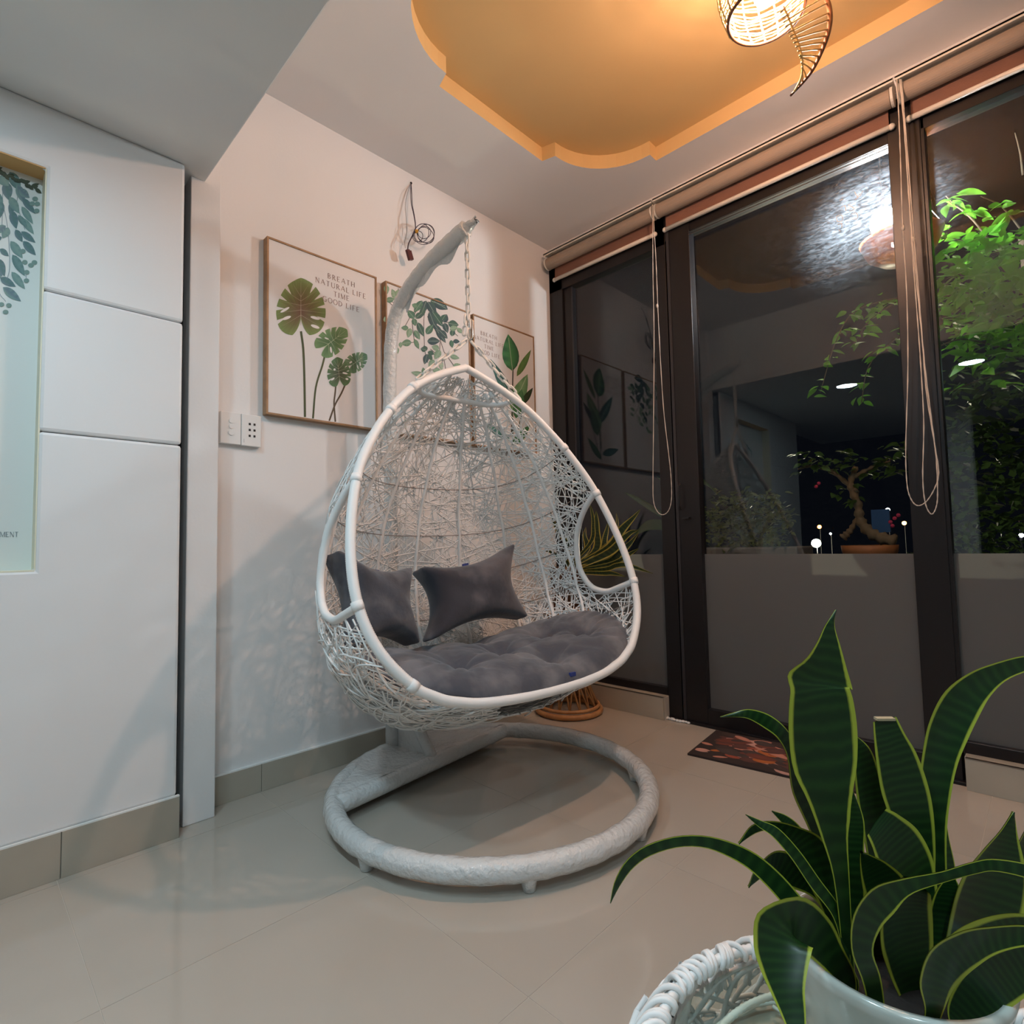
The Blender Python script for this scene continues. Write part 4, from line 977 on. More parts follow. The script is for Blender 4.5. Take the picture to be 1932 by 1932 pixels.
for (bx, by) in BUT[:5]:
    b = MB(); z = .445 + .075 * (bx / .5) ** 2 + .02 * (by + .165) / .28 + .040; b.ball(CL(bx, by, z), .009, 8, 5, (1, 1, .5)); b.build('tuft_button', M_velvet, part(cush, 'cushion_body'), smooth=True)
b = MB(); d = ray(1080, 1272); o_ = O - CA; pt = O + d * ((-.412 - o_ @ cb) / (d @ cb)); b.obox(pt, cu, cb, nrm(np.array([0, 0, 1])), .012, .004, .006); tg = b.build('tag', M_tag, part(cush, 'cushion_body'), label='small blue label')
# seams on the front roll
def pillow(name, cr, label, m, T=.076, conc=(.31, .36)):
    tl, tr, br, bl = [np.array(CL(*c)) for c in cr]; cen = (tl + tr + br + bl) / 4
    ex = nrm((tr + br) - (tl + bl)); ey = nrm((tl + tr) - (bl + br)); nz = nrm(np.cross(ex, ey))
    t = thing(name, label, 'cushion', (bl + br) / 2, 'butterfly shaped velvet cushions')
    N = 36; faces = []
    def surf(sgn):
        G = []
        for i in range(N + 1):
            row = []
            for j in range(N + 1):
                s = -1 + 2 * j / N; t_ = -1 + 2 * i / N
                s, t_ = sin(s * pi / 2), sin(t_ * pi / 2)
                k1 = s * (1 - conc[0] * (1 - t_ * t_)); k2 = t_ * (1 - conc[1] * (1 - s * s))
                rr = (abs(s) ** 6 + abs(t_) ** 6); sh = 1 - .17 * max(0, rr - 1)
                k1 *= sh; k2 *= sh
                p = (tl * (1 - k1) * (1 + k2) + tr * (1 + k1) * (1 + k2) + br * (1 + k1) * (1 - k2) + bl * (1 - k1) * (1 - k2)) / 4
                h = T * max(0, (1 - s ** 4) * (1 - t_ ** 4)) ** .42 * (1 + .25 * (s * t_) ** 2 + .06 * sin(5 * s + 3 * t_) * cos(4 * t_))
                row.append(p + nz * h * sgn)
            G.append(row)
        return G
    b = MB(); b.grid(surf(1)); b.grid(surf(-1)); me = b.mesh('pillow_body', m, True)
    bm = bmesh.new(); bm.from_mesh(me); bmesh.ops.remove_doubles(bm, verts=bm.verts, dist=1e-5); bmesh.ops.recalc_face_normals(bm, faces=bm.faces); bm.to_mesh(me); bm.free()
    link('pillow_body', me, t)
    return t, tl, tr, ex, ey, nz
M_velvet2.name = 'charcoal_velvet'
t2, tl, tr, ex, ey, nz = pillow('butterfly_pillow', [(-.195, .115, .808), (.330, .130, .905), (.340, .055, .552), (-.212, .0, .525)], 'dark grey butterfly shaped velvet pillow leaning against the chair back', M_velvet2)
b = MB(); b.obox(tl * .52 + tr * .48 - ey * .055, ex, nz, ey, .014, .003, .006); b.build('tag', M_tag, part(t2, 'pillow_body'), label='small blue label')
t1, tl, tr, ex, ey, nz = pillow('butterfly_pillow', [(-.540, .02, .895), (-.178, .12, .812), (-.200, .03, .515), (-.490, -.06, .550)], 'grey butterfly shaped velvet pillow at the left end behind the chair rim', M_velvet)
b = MB(); b.obox(tl * .45 + tr * .55 - ey * .055, ex, nz, ey, .012, .003, .006); b.build('tag', M_tag, part(t1, 'pillow_body'), label='small blue label')

# ------------------------------------------------------------------ rattan stand, pot and plant in the corner
RS = np.array([2.296, 1.858, 0.])
rs = thing('rattan_plant_stand', 'honey coloured rattan hourglass plant stand in the corner behind the chair', 'plant stand', RS)
def ring(b, r, z, t, c=RS, n=40): b.tube([(c[0] + r * cos(a), c[1] + r * sin(a), z) for a in np.linspace(0, 2 * pi, n, endpoint=False)], t, 8, closed=True)
b = MB(); ring(b, .164, .016, .014); ring(b, .154, .040, .009); b.build('base_ring', M_rattan, rs, smooth=True)
b = MB(); ring(b, .060, .27, .008); ring(b, .060, .285, .008); b.build('waist_ring', M_rattan, rs, smooth=True)
b = MB(); ring(b, .115, .52, .012); b.lathe([(0, 0), (.115, 0), (.115, .012), (0, .012)], (RS[0], RS[1], .515), 32); b.build('top_ring', M_rattan, rs, smooth=True)
for k in range(18):
    for sg in (-1, 1):
        a = 2 * pi * k / 18; c2 = a + sg * .62; b = MB()
        b.tube([(RS[0] + .152 * cos(a), RS[1] + .152 * sin(a), .035), (RS[0] + .062 * cos(c2), RS[1] + .062 * sin(c2), .272), (RS[0] + .108 * cos(c2 + sg * .62), RS[1] + .108 * sin(c2 + sg * .62), .515)], .0050, 5); b.build('rod', M_rattan, rs, smooth=True)

def leaf_blade(pts, nrow=30, fold=.12, ncol=9, thick=.0022, world=False):
    """pts: (position, half width vector) pairs; returns a closed blade with across/along coordinates"""
    pos = catmull([p for p, _ in pts], nrow); wv = catmull([w_ for _, w_ in pts], nrow)
    b = MB(); top_, bot, cs = [], [], []
    for i in range(nrow):
        T = nrm(pos[min(i + 1, nrow - 1)] - pos[max(i - 1, 0)]); N_ = nrm(np.cross(T, wv[i]));  hw = np.linalg.norm(wv[i])
        if N_ @ (O - pos[i]) < 0: N_ = -N_
        ra, rb = [], []
        for j in range(ncol):
            s = -1 + 2 * j / (ncol - 1); base = pos[i] + wv[i] * s - N_ * fold * hw * (1 - s * s)
            th_ = thick * (1 - .8 * s * s); ra.append(base + N_ * th_); rb.append(base - N_ * th_)
            cs.append(((s + 1) / 2, i / (nrow - 1), 0, 1))
        top_.append(ra); bot.append(rb)
    b.grid(top_, cs=cs); b.grid(bot, cs=cs); return b
pot2 = thing('brown_plant_pot', 'dark brown pot on the rattan stand in the corner', 'pot', (RS[0], RS[1], .53))
b = MB(); b.lathe([(0, 0), (.065, 0), (.085, .20), (.085, .225), (.077, .225), (.075, .19), (0, .19)], (RS[0], RS[1], .5275), 32); b.build('pot_body', mat('brown_pot', (.10, .055, .035), .5), pot2, smooth=True)
sp2 = thing('snake_plant', 'small yellow edged snake plant on the rattan stand behind the chair opening', 'plant', (RS[0], RS[1], .74))
b = MB(); b.lathe([(0, .006), (.05, .004), (.074, 0)], (RS[0], RS[1], .722), 20); b.build('soil', M_soil, sp2, smooth=True)
D2 = float((np.array([RS[0], RS[1], .75]) - O) @ RZ)
c6 = lambda x, y: (980 + x * .14493, 880 + y * .14493)
SMALL = [[(900, 1450, 30), (920, 1000, 60), (960, 760, 50), (945, 600, 36), (915, 490, 6)], [(960, 1450, 50), (985, 1100, 100), (1000, 820, 92), (1000, 680, 60), (998, 580, 6)],
 [(980, 1450, 40), (1040, 1150, 80), (1120, 900, 70), (1160, 720, 6)], [(1000, 1450, 50), (1140, 1080, 130), (1330, 830, 110), (1490, 660, 50), (1575, 560, 5)], [(1010, 1450, 60), (1150, 1130, 120), (1330, 960, 90), (1450, 860, 60), (1545, 832, 5)],
 [(1000, 1450, 50), (1150, 1250, 120), (1300, 1130, 110), (1440, 1000, 60), (1560, 850, 5)], [(950, 1450, 40), (1100, 1290, 50), (1290, 1230, 60), (1450, 1130, 46), (1555, 1070, 5)], [(940, 1460, 40), (1100, 1340, 60), (1260, 1290, 70), (1420, 1290, 60), (1740, 1395, 5)],
 [(940, 1450, 40), (1060, 1390, 60), (1200, 1390, 56), (1385, 1435, 5)], [(880, 1450, 50), (870, 1100, 90), (850, 900, 50), (865, 790, 5)], [(1000, 1450, 30), (1180, 980, 50), (1270, 760, 40), (1262, 610, 5)], [(860, 1450, 30), (700, 1150, 60), (480, 800, 50), (390, 560, 6)], [(850, 1460, 40), (620, 1250, 60), (420, 1120, 40), (330, 1100, 5)]]
for k, L in enumerate(SMALL):
    dd = [-.02, 0, .03, -.03, -.06, 0, -.07, -.10, -.10, .04, .06, .0, .02][k]
    pts = []
    base = np.array([RS[0], RS[1], .728]) + np.array([R.uniform(-.02, .02), R.uniform(-.02, .02), 0])
    L2 = L[1:]
    for i, (x, y, w_) in enumerate(L2):
        px, py = c6(x, y); dp = D2 + dd * (i + 1) / len(L2); p = at(px, py, dp); q = np.array(L[min(i + 2, len(L) - 1)][:2]) - np.array(L[i][:2]); q = q / np.linalg.norm(q)
        wv = (RX * (-q[1]) + RY * q[0]) * w_ * .14493 * .5 * dp / FPX; pts.append((p, wv))
    w0 = pts[0][1] * .5
    pts = [(base, w0)] + pts
    leaf_blade(pts, 22, .2, 7, .0012).build('leaf', M_snake2, sp2, smooth=True)

# ------------------------------------------------------------------ white wicker table with glass top
TC = np.array([.600, .115, 0.]); ZTB = .36
tb = thing('wicker_side_table', 'round white wicker table with glass top at the bottom right', 'table', TC)
b = MB(); P = [(TC[0] + .222 * cos(a), TC[1] + .222 * sin(a), ZTB + .004) for a in np.linspace(0, 2 * pi, 360, endpoint=False)]
r_ = [.0062 if i % 2 else .0052 for i in range(360)]; b.tube(P, r_, 10, closed=True); b.build('rim', M_wrap, tb, smooth=True)
b = MB(); b.tube([(TC[0] + .176 * cos(a), TC[1] + .176 * sin(a), ZTB - .016) for a in np.linspace(0, 2 * pi, 300, endpoint=False)], [.0040 if i % 2 else .0034 for i in range(300)], 10, closed=True); b.build('inner_ring', M_wrap, tb, smooth=True)
b = MB(); b.lathe([(0, -.004), (.212, -.004), (.212, .002), (0, .002)], (TC[0], TC[1], ZTB - .008), 64); b.build('glass_top', M_tglass, tb, label='pale green round glass top')
def trad(z): return float(np.interp(z, [0, .04, .12, .22, .30, .345, .37], [.25, .262, .275, .275, .262, .245, .230]))
b = MB()
for _ in range(620):
    a = RW.uniform(0, 2 * pi); z = RW.uniform(.01, .365); ang = RW.uniform(-1.2, 1.2) + (pi if RW.rand() < .5 else 0); curv = RW.uniform(-10, 10); pts = []; off = RW.uniform(-.004, .01); n = RW.randint(6, 14)
    for i in range(n):
        if z < .004 or z > .368: break
        rr = trad(z) + off + .003 * sin(i + off * 900); pts.append((TC[0] + rr * cos(a), TC[1] + rr * sin(a), z)); a += cos(ang) * .018 / rr; z += sin(ang) * .018; ang += curv * .018
    if len(pts) >= 4: b.tube(pts, .0030, 6, caps=False)
for _ in range(150):                       # chunky strands looping over the rim
    a = RW.uniform(0, 2 * pi); da = RW.uniform(-.16, .16); b.tube(catmull([(TC[0] + r * cos(a + da * t_), TC[1] + r * sin(a + da * t_), z) for r, z, t_ in ((.268, .285, 0), (.258, .325, .4), (.246, .352, .75), (.234, .368, 1.0), (.222, .372, 1.2), (.2145, .366, 1.35), (.217, .357, 1.4))], 16), .0034, 6, caps=False)
b.build('wicker_weave', M_wicker, tb, smooth=True, kind='stuff')
b = MB()
for _ in range(90):                      # the woven shelf under the glass
    a = RW.uniform(0, 2 * pi); r = .20 * sqrt(RW.rand()); x, y = TC[0] + r * cos(a), TC[1] + r * sin(a); an = RW.uniform(0, 2 * pi); cv = RW.uniform(-6, 6); pts = []
    for i in range(10):
        if hypot(x - TC[0], y - TC[1]) > .21: break
        pts.append((x, y, ZTB - .045 - RW.uniform(0, .006))); x += cos(an) * .02; y += sin(an) * .02; an += cv * .02
    if len(pts) >= 4: b.tube(pts, .0021, 5, caps=False)
b.build('woven_shelf', M_wicker, tb, smooth=True, kind='stuff')
b = MB(); b.lathe([(0, 0), (.215, 0), (.215, .004), (0, .004)], (TC[0], TC[1], ZTB - .062), 48); b.build('under_panel', mat('cream_under_panel', (.50, .45, .39), .6), tb)
for k in range(6):
    a = 2 * pi * k / 6 + .3; b = MB(); b.tube([(TC[0] + trad(z) * .97 * cos(a), TC[1] + trad(z) * .97 * sin(a), z) for z in np.linspace(0, .36, 10)], .008, 8); b.build('leg', M_wrap, tb, smooth=True)

# ------------------------------------------------------------------ white pot and the big snake plant
PC = np.array([.594, .1235, ZTB - .004]); PR = .0813; PH = .164
pt = thing('white_plant_pot', 'white glazed pot standing on the glass topped wicker table', 'pot', PC)
b = MB(); b.lathe([(0, 0), (.054, 0), (.062, .02), (.075, .12), (PR + .002, PH - .012), (PR + .004, PH - .004), (PR + .002, PH), (PR - .003, PH - .001), (PR - .006, PH - .02), (.070, .10), (0, .09)], PC, 72); b.build('pot_body', M_pot, pt, smooth=True)
sp = thing('snake_plant', 'large yellow edged snake plant in the white pot in front', 'plant', (PC[0], PC[1], PC[2] + .11))
b = MB(); b.lathe([(0, .012), (.04, .010), (.0735, 0)], (PC[0], PC[1], PC[2] + .12), 24); b.build('soil', M_soil, sp, smooth=True)
def c8(x, y): return (1132 + x * .41408, 1132 + y * .41408)
DP = float((np.array([PC[0], PC[1], PC[2] + .12]) - O) @ RZ)
BIG = [ # points (x, y, width) in crop units, depth offset at the foot and at the tip, fold
 ([(1140, 1760, 50), (1120, 1500, 55), (1098, 1250, 75), (1070, 1080, 120), (1048, 900, 205), (1026, 760, 290), (1016, 600, 312), (1008, 470, 292), (1002, 405, 268), (1004, 370, 300), (1030, 290, 190), (1041, 200, 106), (1046, 130, 52), (1058, 85, 22), (1074, 45, 5)], .0, .02, .16),
 ([(1090, 1500, 50), (1050, 1200, 70), (985, 1000, 105), (915, 850, 96), (880, 700, 66), (830, 610, 60), (760, 553, 62), (680, 520, 42), (620, 522, 22), (548, 533, 3)], .06, .07, .15),
 ([(1470, 1600, 80), (1470, 1350, 100), (1450, 1150, 150), (1420, 980, 190), (1385, 850, 205), (1350, 720, 180), (1320, 630, 140), (1297, 545, 104)], .06, .08, .14),
 ([(1560, 1560, 60), (1535, 1300, 80), (1515, 1050, 110), (1528, 860, 125), (1550, 720, 140), (1590, 590, 160), (1650, 470, 158), (1730, 385, 120), (1830, 325, 80), (1960, 285, 60), (2100, 280, 10)], .07, .10, .22),
 ([(1330, 1500, 80), (1290, 1250, 120), (1255, 1000, 140), (1225, 850, 130), (1195, 700, 90), (1150, 610, 10)], .10, .11, .12),
 ([(1500, 1560, 90), (1470, 1400, 170), (1420, 1250, 250), (1360, 1130, 250), (1300, 1050, 190), (1262, 1012, 150)], .03, .05, .16),
 ([(1360, 1560, 120), (1340, 1420, 190), (1300, 1310, 190), (1250, 1230, 130), (1212, 1180, 60), (1192, 1150, 14)], .01, .0, .2),
 ([(1240, 1740, 80), (1195, 1600, 90), (1215, 1470, 120), (1290, 1370, 130), (1400, 1305, 70), (1560, 1262, 46), (1700, 1222, 50), (1800, 1208, 52), (1960, 1240, 60), (2100, 1310, 50)], -.05, -.09, .25),
 ([(1440, 1830, 130), (1420, 1680, 230), (1400, 1540, 280), (1400, 1420, 270), (1420, 1330, 220), (1440, 1300, 180)], -.01, -.03, .2),
 ([(1600, 1760, 150), (1690, 1600, 280), (1770, 1430, 370), (1810, 1280, 340), (1836, 1160, 210), (1862, 1060, 90), (1884, 965, 6)], .01, .03, .18),
 ([(1500, 1900, 140), (1600, 1780, 260), (1740, 1680, 330), (1880, 1600, 300), (2000, 1540, 200), (2100, 1500, 20)], -.01, -.02, .18),
 ([(1480, 1840, 120), (1540, 1640, 170), (1580, 1480, 180), (1590, 1340, 120), (1600, 1250, 20)], .02, .03, .18),
 ([(1300, 1840, 120), (1290, 1640, 150), (1290, 1500, 150), (1310, 1400, 100), (1330, 1340, 20)], .03, .03, .18),
 ([(1520, 1880, 80), (1530, 1760, 150), (1580, 1660, 190), (1680, 1590, 170), (1800, 1548, 120), (1950, 1530, 90), (2080, 1560, 40)], -.07, -.12, .25),
 ([(1640, 1900, 120), (1730, 1800, 190), (1840, 1720, 200), (1960, 1660, 160), (2060, 1640, 40)], -.05, -.08, .2),
 ([(1150, 1740, 62), (1060, 1610, 74), (950, 1470, 84), (870, 1365, 86), (790, 1275, 84), (700, 1195, 76), (600, 1140, 66), (480, 1102, 52), (350, 1102, 48), (220, 1142, 48), (135, 1205, 44), (80, 1290, 30), (48, 1378, 4)], -.01, .03, .2),
 ([(1120, 1600, 40), (1080, 1430, 50), (980, 1290, 56), (890, 1160, 52), (800, 1060, 46), (730, 1020, 30), (664, 978, 4)], .0, .03, .3),
 ([(1120, 1620, 70), (1075, 1420, 110), (1020, 1260, 150), (950, 1130, 150), (880, 1070, 90), (780, 1030, 50), (700, 1045, 44), (632, 1110, 4)], .03, .05, .25),
 ([(1110, 1500, 60), (1020, 1330, 110), (900, 1250, 150), (800, 1200, 130), (730, 1240, 60), (676, 1308, 5)], .06, .08, .2),
 ([(1050, 1350, 40), (960, 1150, 60), (890, 1050, 56), (840, 1000, 40), (784, 962, 6)], .06, .08, .2),
 ([(1130, 1740, 90), (1060, 1630, 130), (985, 1530, 190), (900, 1478, 235), (845, 1500, 262), (832, 1580, 250), (838, 1680, 205), (855, 1780, 150), (880, 1880, 110), (900, 1980, 70), (915, 2080, 20)], -.02, -.09, .2),
 ([(1170, 1700, 60), (1165, 1400, 70), (1160, 1150, 76), (1168, 1000, 60), (1150, 870, 8)], .05, .06, .2),
 ([(1500, 1640, 60), (1560, 1400, 80), (1590, 1250, 60), (1570, 1080, 36), (1566, 960, 6)], .10, .12, .2),
 ([(1800, 1500, 120), (1900, 1250, 150), (1960, 1080, 100), (1990, 960, 6)], .08, .10, .2)]
for k, (L, d0, d1, fold) in enumerate(BIG):
    pts = []; n = len(L)
    px, py = c8(*L[0][:2]); f0 = at(px, py, DP + d0)
    base = np.array([PC[0], PC[1], PC[2] + .125]); off = f0 - base; off[2] = 0; q_ = np.linalg.norm(off); base = base + off * min(1, .055 / max(q_, 1e-6))
    for i, (x, y, w_) in enumerate(L):
        px, py = c8(x, y); dp = DP + d0 + (d1 - d0) * i / (n - 1); p = at(px, py, dp)
        q = np.array(L[min(i + 1, n - 1)][:2], float) - np.array(L[max(i - 1, 0)][:2], float); q /= np.linalg.norm(q)
        tw = nrm(RX * (-q[1]) + RY * q[0] + RZ * .25 * sin(k * 1.7)); tw = tw / hypot(tw @ RX, tw @ RY)
        pts.append((p, tw * w_ * .41408 * .5 * dp / FPX))
    if pts[0][0][2] > base[2] + .012: pts = [(base, pts[0][1] * .8)] + pts
    leaf_blade(pts, 44, fold, 9, .0016).build('leaf', M_snake, sp, smooth=True)
b = MB(); b.obox(at(*c8(1297, 541), DP + .08), RX, RY, RZ, 42 * .41408 * DP / FPX * 1.15, .0012, .003); b.build('cut_edge', mat('dried_cut', (.42, .33, .20), .8), sp, label='dry brown cut end of a leaf')

# ------------------------------------------------------------------ outside: porch, lamp and plants
b = MB(); b.box(2.66, 9.0, -3.5, 6, -.2, -.02); b.build('ground', M_stone, kind='structure')
b = MB(); b.box(3.05, 3.40, -1.5, 3.2, -.03, .733); b.build('garden_wall', M_stone, kind='structure')
LP = on_x(1667, 420, 2.90)
b = MB(); b.box(2.64, 4.8, LP[1] - .03, LP[1] + .03, 3.02, 3.08); b.build('trim_2', M_porch, kind='structure')
pl = thing('porch_lamp', 'white bulb over an orange bowl glaring through the glass door', 'lamp', (LP[0], LP[1], 3.02))
cb_ = on_x(1698, 432, 2.93)
b = MB(); b.ball(LP, .052, 18, 12, (1, 1, 1.3)); b.build('bulb', emit('porch_bulb', PORCH_C, PORCH_L), pl, smooth=True)
b = MB(); b.tube([(LP[0], LP[1], LP[2] + .06), (LP[0], LP[1], 3.02)], .006, 6); b.lathe([(.0, .0), (.02, 0), (.02, .06), (0, .06)], (LP[0], LP[1], LP[2] + .062), 12); b.build('cord', M_black, pl)
cen = np.array([LP[0], LP[1], LP[2]])
b = MB(); b.lathe([(.02, -.150), (.08, -.138), (.128, -.10), (.154, -.045), (.157, -.041), (.13, -.106), (.08, -.145), (.02, -.157)], (cb_[0], cb_[1], cb_[2]), 40); b.build('bowl', M_orange, pl, smooth=True)
for k in range(3):
    a = 2 * pi * k / 3 + .5; b = MB(); b.tube([(cb_[0] + .154 * cos(a), cb_[1] + .154 * sin(a), cb_[2] - .043), (cb_[0], cb_[1], cb_[2] + .26)], .002, 4); b.build('hanger', M_black, pl)

def gleaf_mesh(L, W_, m, name='leaf'):
    b = MB(); G = []
    for i in range(7):
        t_ = i / 6; w_ = W_ * sin(pi * (t_ ** .8)) if 0 < i < 6 else .0006; z = -.22 * L * t_ * t_
        G.append([(t_ * L, -w_, z + .25 * w_), (t_ * L, 0, z), (t_ * L, w_, z + .25 * w_)])
    b.grid(G); return b.mesh(name, m, True)
LEAVES = [gleaf_mesh(.075, .017, M_leaf), gleaf_mesh(.055, .014, M_leaf), gleaf_mesh(.09, .019, M_leaf)]
LEAVESD = [gleaf_mesh(.060, .017, M_leafd), gleaf_mesh(.045, .013, M_leafd)]
LEAVESM = [gleaf_mesh(.045, .012, M_moss), gleaf_mesh(.035, .010, M_moss)]
RL = random.Random(11)
def put_leaf(par, p, meshes, droop=.5, heading=None):
    o = bpy.data.objects.new('leaf', RL.choice(meshes)); COL.objects.link(o); o.parent = par
    o.location = Vector([float(x) for x in p]) - wloc(par)
    o.rotation_euler = (RL.uniform(-.7, .7), RL.uniform(-.3, .9) * droop, RL.uniform(0, 6.28) if heading is None else heading + RL.uniform(-.9, .9))
    s = RL.uniform(.75, 1.25); o.scale = (s, s, s); return o
def leaf_mass(name, par, cen, rad, n, L, W_, m):
    b = MB()
    for _ in range(n):
        d = nrm(np.array([RL.gauss(0, 1) for _ in range(3)])); r = RL.random() ** .4; p = np.array(cen) + d * r * np.array(rad)
        a = nrm(np.array([RL.gauss(0, 1), RL.gauss(0, 1), RL.gauss(-.3, .6)])); s = nrm(np.cross(a, [RL.gauss(0, .4), RL.gauss(0, .4), 1])); k = RL.uniform(.7, 1.3)
        b.add([p, p + a * L * .35 * k + s * W_ * k, p + a * L * k, p + a * L * .35 * k - s * W_ * k], [(0, 1, 2, 3)])
    return b.build(name, m, par, kind='stuff')
def branch(par, pts, r0, r1, m=M_trunk):
    P = catmull(pts, 6 * len(pts)); b = MB(); b.tube(P, np.linspace(r0, r1, len(P)), 6); b.build('branch', m, par, smooth=True); return P

# bright shrub beside the lamp
tr_ = thing('leafy_tree', 'bright green leafy tree lit by the porch lamp behind the right hand glass', 'tree', (3.75, -.14, -.02))
tb_ = np.array([3.75, -.14, -.02])
b = MB(); b.tube(catmull([tb_, (3.72, -.10, .7), (3.74, -.04, 1.4), (3.6, .0, 1.9), (3.45, .02, 2.25)], 20), np.linspace(.06, .02, 20), 8); b.build('trunk', M_trunk, tr_, smooth=True)
BRS = [[on_x(1932, 560, 3.9), on_x(1860, 475, 3.75), on_x(1800, 450, 3.65), on_x(1748, 440, 3.6)], [on_x(1900, 500, 3.8), on_x(1840, 420, 3.7), on_x(1800, 385, 3.65), on_x(1785, 370, 3.6)], [on_x(1932, 620, 3.8), on_x(1850, 560, 3.7), on_x(1780, 560, 3.6), on_x(1740, 580, 3.55)],
       [on_x(1932, 440, 3.9), on_x(1890, 390, 3.8), on_x(1850, 370, 3.7)], [on_x(1900, 660, 3.8), on_x(1820, 640, 3.6), on_x(1760, 660, 3.5), on_x(1720, 690, 3.45)], [on_x(1930, 330, 3.9), on_x(1925, 290, 3.85), on_x(1915, 250, 3.8)], [on_x(1900, 700, 3.7), on_x(1840, 720, 3.6), on_x(1790, 740, 3.5)],
       [on_x(1760, 560, 3.5), on_x(1680, 565, 3.35), on_x(1610, 590, 3.25), on_x(1575, 650, 3.2), on_x(1548, 740, 3.2)], [on_x(1740, 620, 3.45), on_x(1690, 640, 3.35), on_x(1640, 690, 3.3), on_x(1625, 760, 3.28)], [on_x(1690, 570, 3.35), on_x(1640, 605, 3.3), on_x(1610, 650, 3.3)]]
nl = 0
for bi in (7, 8, 9, 0, 1, 2, 3, 4, 5, 6):
    P = [O + (np.asarray(q) - O) * ((q[0] - (.55 if bi < 7 else .25)) / q[0]) for q in BRS[bi]]
    Q = branch(tr_, P, .005 if bi < 7 else .003, .002, M_trunk)
    for q in Q[2:]:
        for _ in range(2 if bi < 7 else 2):
            if RL.random() < (.62 if bi < 7 else .75) and nl < 190: put_leaf(tr_, q + np.array([RL.uniform(-.03, .03), RL.uniform(-.03, .03), RL.uniform(-.03, .03)]), LEAVES if bi < 7 else [LEAVES[1]]); nl += 1
for _ in range(105):
    px, py = RL.uniform(1765, 1945), RL.uniform(430, 740); p = on_x(px, py, RL.uniform(2.85, 3.35)); put_leaf(tr_, p, LEAVES)
leaf_mass('foliage', tr_, on_x(1868, 560, 3.12), (.22, .20, .30), 560, .075, .018, M_leaf)
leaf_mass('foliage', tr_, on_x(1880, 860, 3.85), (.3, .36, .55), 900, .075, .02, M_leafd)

# bonsai on the garden wall
bz = .735; bc = on_x(1640, 1030, 3.2)
bt = thing('bonsai_tree', 'gnarled bonsai tree in an earthenware bowl outside the glass door', 'tree', (3.2, bc[1], bz))
b = MB(); b.lathe([(0, 0), (.075, 0), (.10, .03), (.118, .07), (.122, .103), (.112, .103), (.10, .08), (0, .08)], (3.2, bc[1], bz), 28); b.build('bowl', M_tray, bt, smooth=True)
b = MB(); b.lathe([(0, .015), (.07, .01), (.112, 0)], (3.2, bc[1], bz + .085), 20); b.build('soil', M_soil, bt)
for P, r in (([on_x(1690, 1022, 3.18), on_x(1650, 1010, 3.18), on_x(1625, 985, 3.2), on_x(1618, 950, 3.2), on_x(1605, 915, 3.2), on_x(1615, 880, 3.2)], .03), ([on_x(1590, 1015, 3.2), on_x(1605, 1000, 3.2), on_x(1618, 975, 3.2)], .02), ([on_x(1618, 930, 3.2), on_x(1570, 890, 3.22), on_x(1530, 880, 3.22), on_x(1505, 885, 3.2)], .012), ([on_x(1610, 900, 3.2), on_x(1650, 880, 3.2), on_x(1680, 870, 3.2)], .012)):
    Q = catmull(P, 6 * len(P)); b = MB(); b.tube(Q, [r * (1 - .6 * i / len(Q)) * (1 + .25 * sin(i * 1.9)) for i in range(len(Q))], 8); b.build('trunk', M_trunk, bt, smooth=True)
for (px, py, rx, ry, n) in ((1540, 880, .10, .035, 26), (1600, 870, .07, .05, 26), (1525, 858, .05, .03, 14), (1660, 880, .07, .05, 26), (1600, 930, .05, .05, 16), (1690, 860, .06, .06, 20)):
    c = on_x(px, py, 3.2)
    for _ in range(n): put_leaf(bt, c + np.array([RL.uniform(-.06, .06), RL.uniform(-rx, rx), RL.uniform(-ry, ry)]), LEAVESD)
b = MB()
for (px, py) in ((1540, 918), (1545, 912), (1688, 978), (1680, 985), (1695, 972), (1684, 992)): b.ball(on_x(px, py, 3.24), .010, 6, 4)
b.build('blossom', M_pink, bt, kind='stuff')
# mossy shrub left of it
mc = on_x(1410, 980, 3.22)
ms = thing('mossy_shrub', 'dense olive shrub in a planter outside behind the glass door', 'plant', (3.22, mc[1], bz))
b = MB(); b.box(3.09, 3.36, mc[1] - .30, mc[1] + .28, bz, bz + .10); b.build('planter', M_stone, ms, bevel=.01)
leaf_mass('foliage', ms, (3.22, mc[1], .98), (.12, .26, .20), 1100, .04, .011, M_moss)
for _ in range(120): put_leaf(ms, (3.12 + RL.uniform(-.04, .05), mc[1] + RL.uniform(-.26, .26), .98 + RL.uniform(-.2, .2)), LEAVESM)
# broad leaved plant by the door stile
bp = on_x(1330, 960, 3.05)
br = thing('broad_leaved_plant', 'plant with pale broad leaf beside the left door stile outside', 'plant', (3.12, bp[1] + .12, bz))
b = MB(); b.lathe([(0, 0), (.06, 0), (.08, .09), (.07, .09), (0, .08)], (3.12, bp[1] + .12, bz), 24); b.build('pot', M_tray, br, smooth=True)
for (e0, e1, e2, w_) in (((1300, 930), (1325, 908), (1362, 940), .022), ((1300, 990), (1322, 960), (1338, 975), .03), ((1290, 1000), (1280, 930), (1240, 900), .03), ((1295, 1000), (1230, 990), (1195, 1010), .035), ((1290, 1000), (1215, 950), (1180, 930), .03)):
    P = [np.array([3.12, bp[1] + .12, bz + .08]), on_x(*e0, 3.10), on_x(*e1, 3.06), on_x(*e2, 3.04)]
    pts = [(p, np.array([0, .35, .9]) * w) for p, w in zip(P, (.004, w_ * .7, w_, .002))]
    leaf_blade(pts, 16, .2, 5, .0008).build('leaf', M_leafd, br, smooth=True)
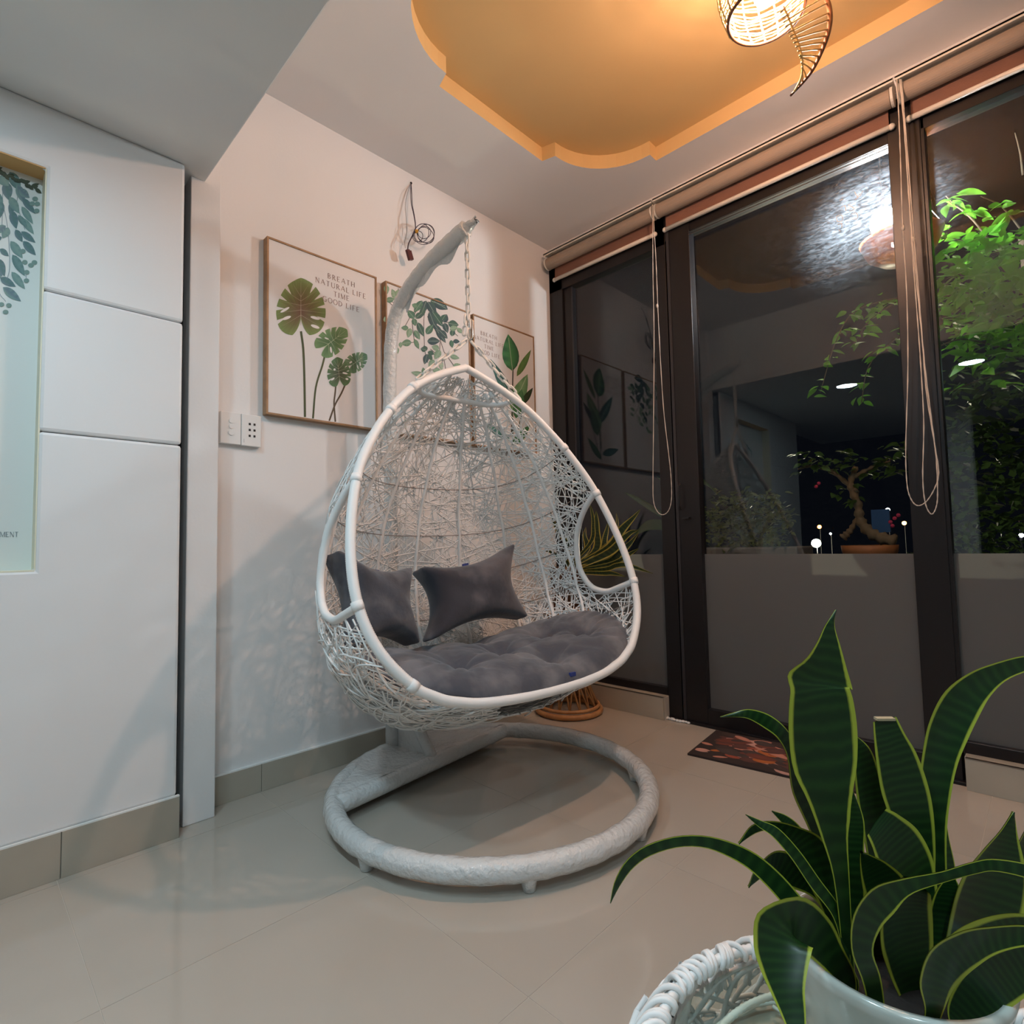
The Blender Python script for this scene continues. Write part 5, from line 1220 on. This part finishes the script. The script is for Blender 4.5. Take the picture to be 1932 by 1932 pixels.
# dome of clipped hedge, right
hc = on_x(1880, 1100, 3.75)
hd = thing('clipped_hedge', 'rounded dark clipped hedge outside behind the right hand glass', 'hedge', (3.75, hc[1], -.02))
b = MB(); b.tube([(3.75, hc[1], -.02), (3.75, hc[1], .5)], .03, 8); b.build('stem', M_trunk, hd)
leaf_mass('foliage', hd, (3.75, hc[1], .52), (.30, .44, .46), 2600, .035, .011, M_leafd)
# distant lights on posts and a blue board
for (px, py, x, r, c, s, lab) in ((1540, 1025, 7.5, .05, (1, .9, .65), 2600, 'bright warm white lamp far outside, lowest beside the hanging chair reflection'), (1546, 994, 8.5, .025, (1, .3, .05), 30, 'small orange lamp far outside above the white one'), (1706, 987, 8.5, .025, (1, .35, .08), 30, 'small orange lamp far outside beside the door stile'),
                              (1567, 1007, 8.5, .014, (.9, .95, 1), 25, 'tiny white lamp far outside right of the warm white lamp'), (1675, 962, 8.0, .024, (.95, .95, 1), 25, 'small white lamp far outside above the blue board'), (1922, 976, 8.0, .020, (1, .4, .1), 25, 'small orange lamp far outside at the right edge'), (1927, 1010, 8.0, .022, (.95, .97, 1), 25, 'small white lamp far outside at the right edge')):
    p = on_x(px, py, x); t = thing('street_lamp', lab, 'lamp', (p[0], p[1], -.02), 'distant street lamps')
    b = MB(); b.ball(p, r, 10, 7); b.build('globe', emit('street_glow', c, s), t, smooth=True)
    b = MB(); b.tube([(p[0] + .03, p[1], -.02), (p[0] + .03, p[1], p[2] - r * .5)], .004, 6); b.build('post', M_black, t)
p0, p1 = on_x(1643, 962, 6.5), on_x(1680, 1004, 6.5)
b = MB(); b.box(6.5, 6.54, min(p0[1], p1[1]), max(p0[1], p1[1]), min(p0[2], p1[2]), max(p0[2], p1[2])); ym = (p0[1] + p1[1]) / 2
bo = thing('blue_board', 'blue rectangular board outside behind the bonsai', 'sign', (6.52, ym, -.02)); b.build('board', M_blue, bo)
b = MB(); b.tube([(6.55, ym, -.02), (6.55, ym, .8)], .02, 6); b.build('post', M_black, bo)
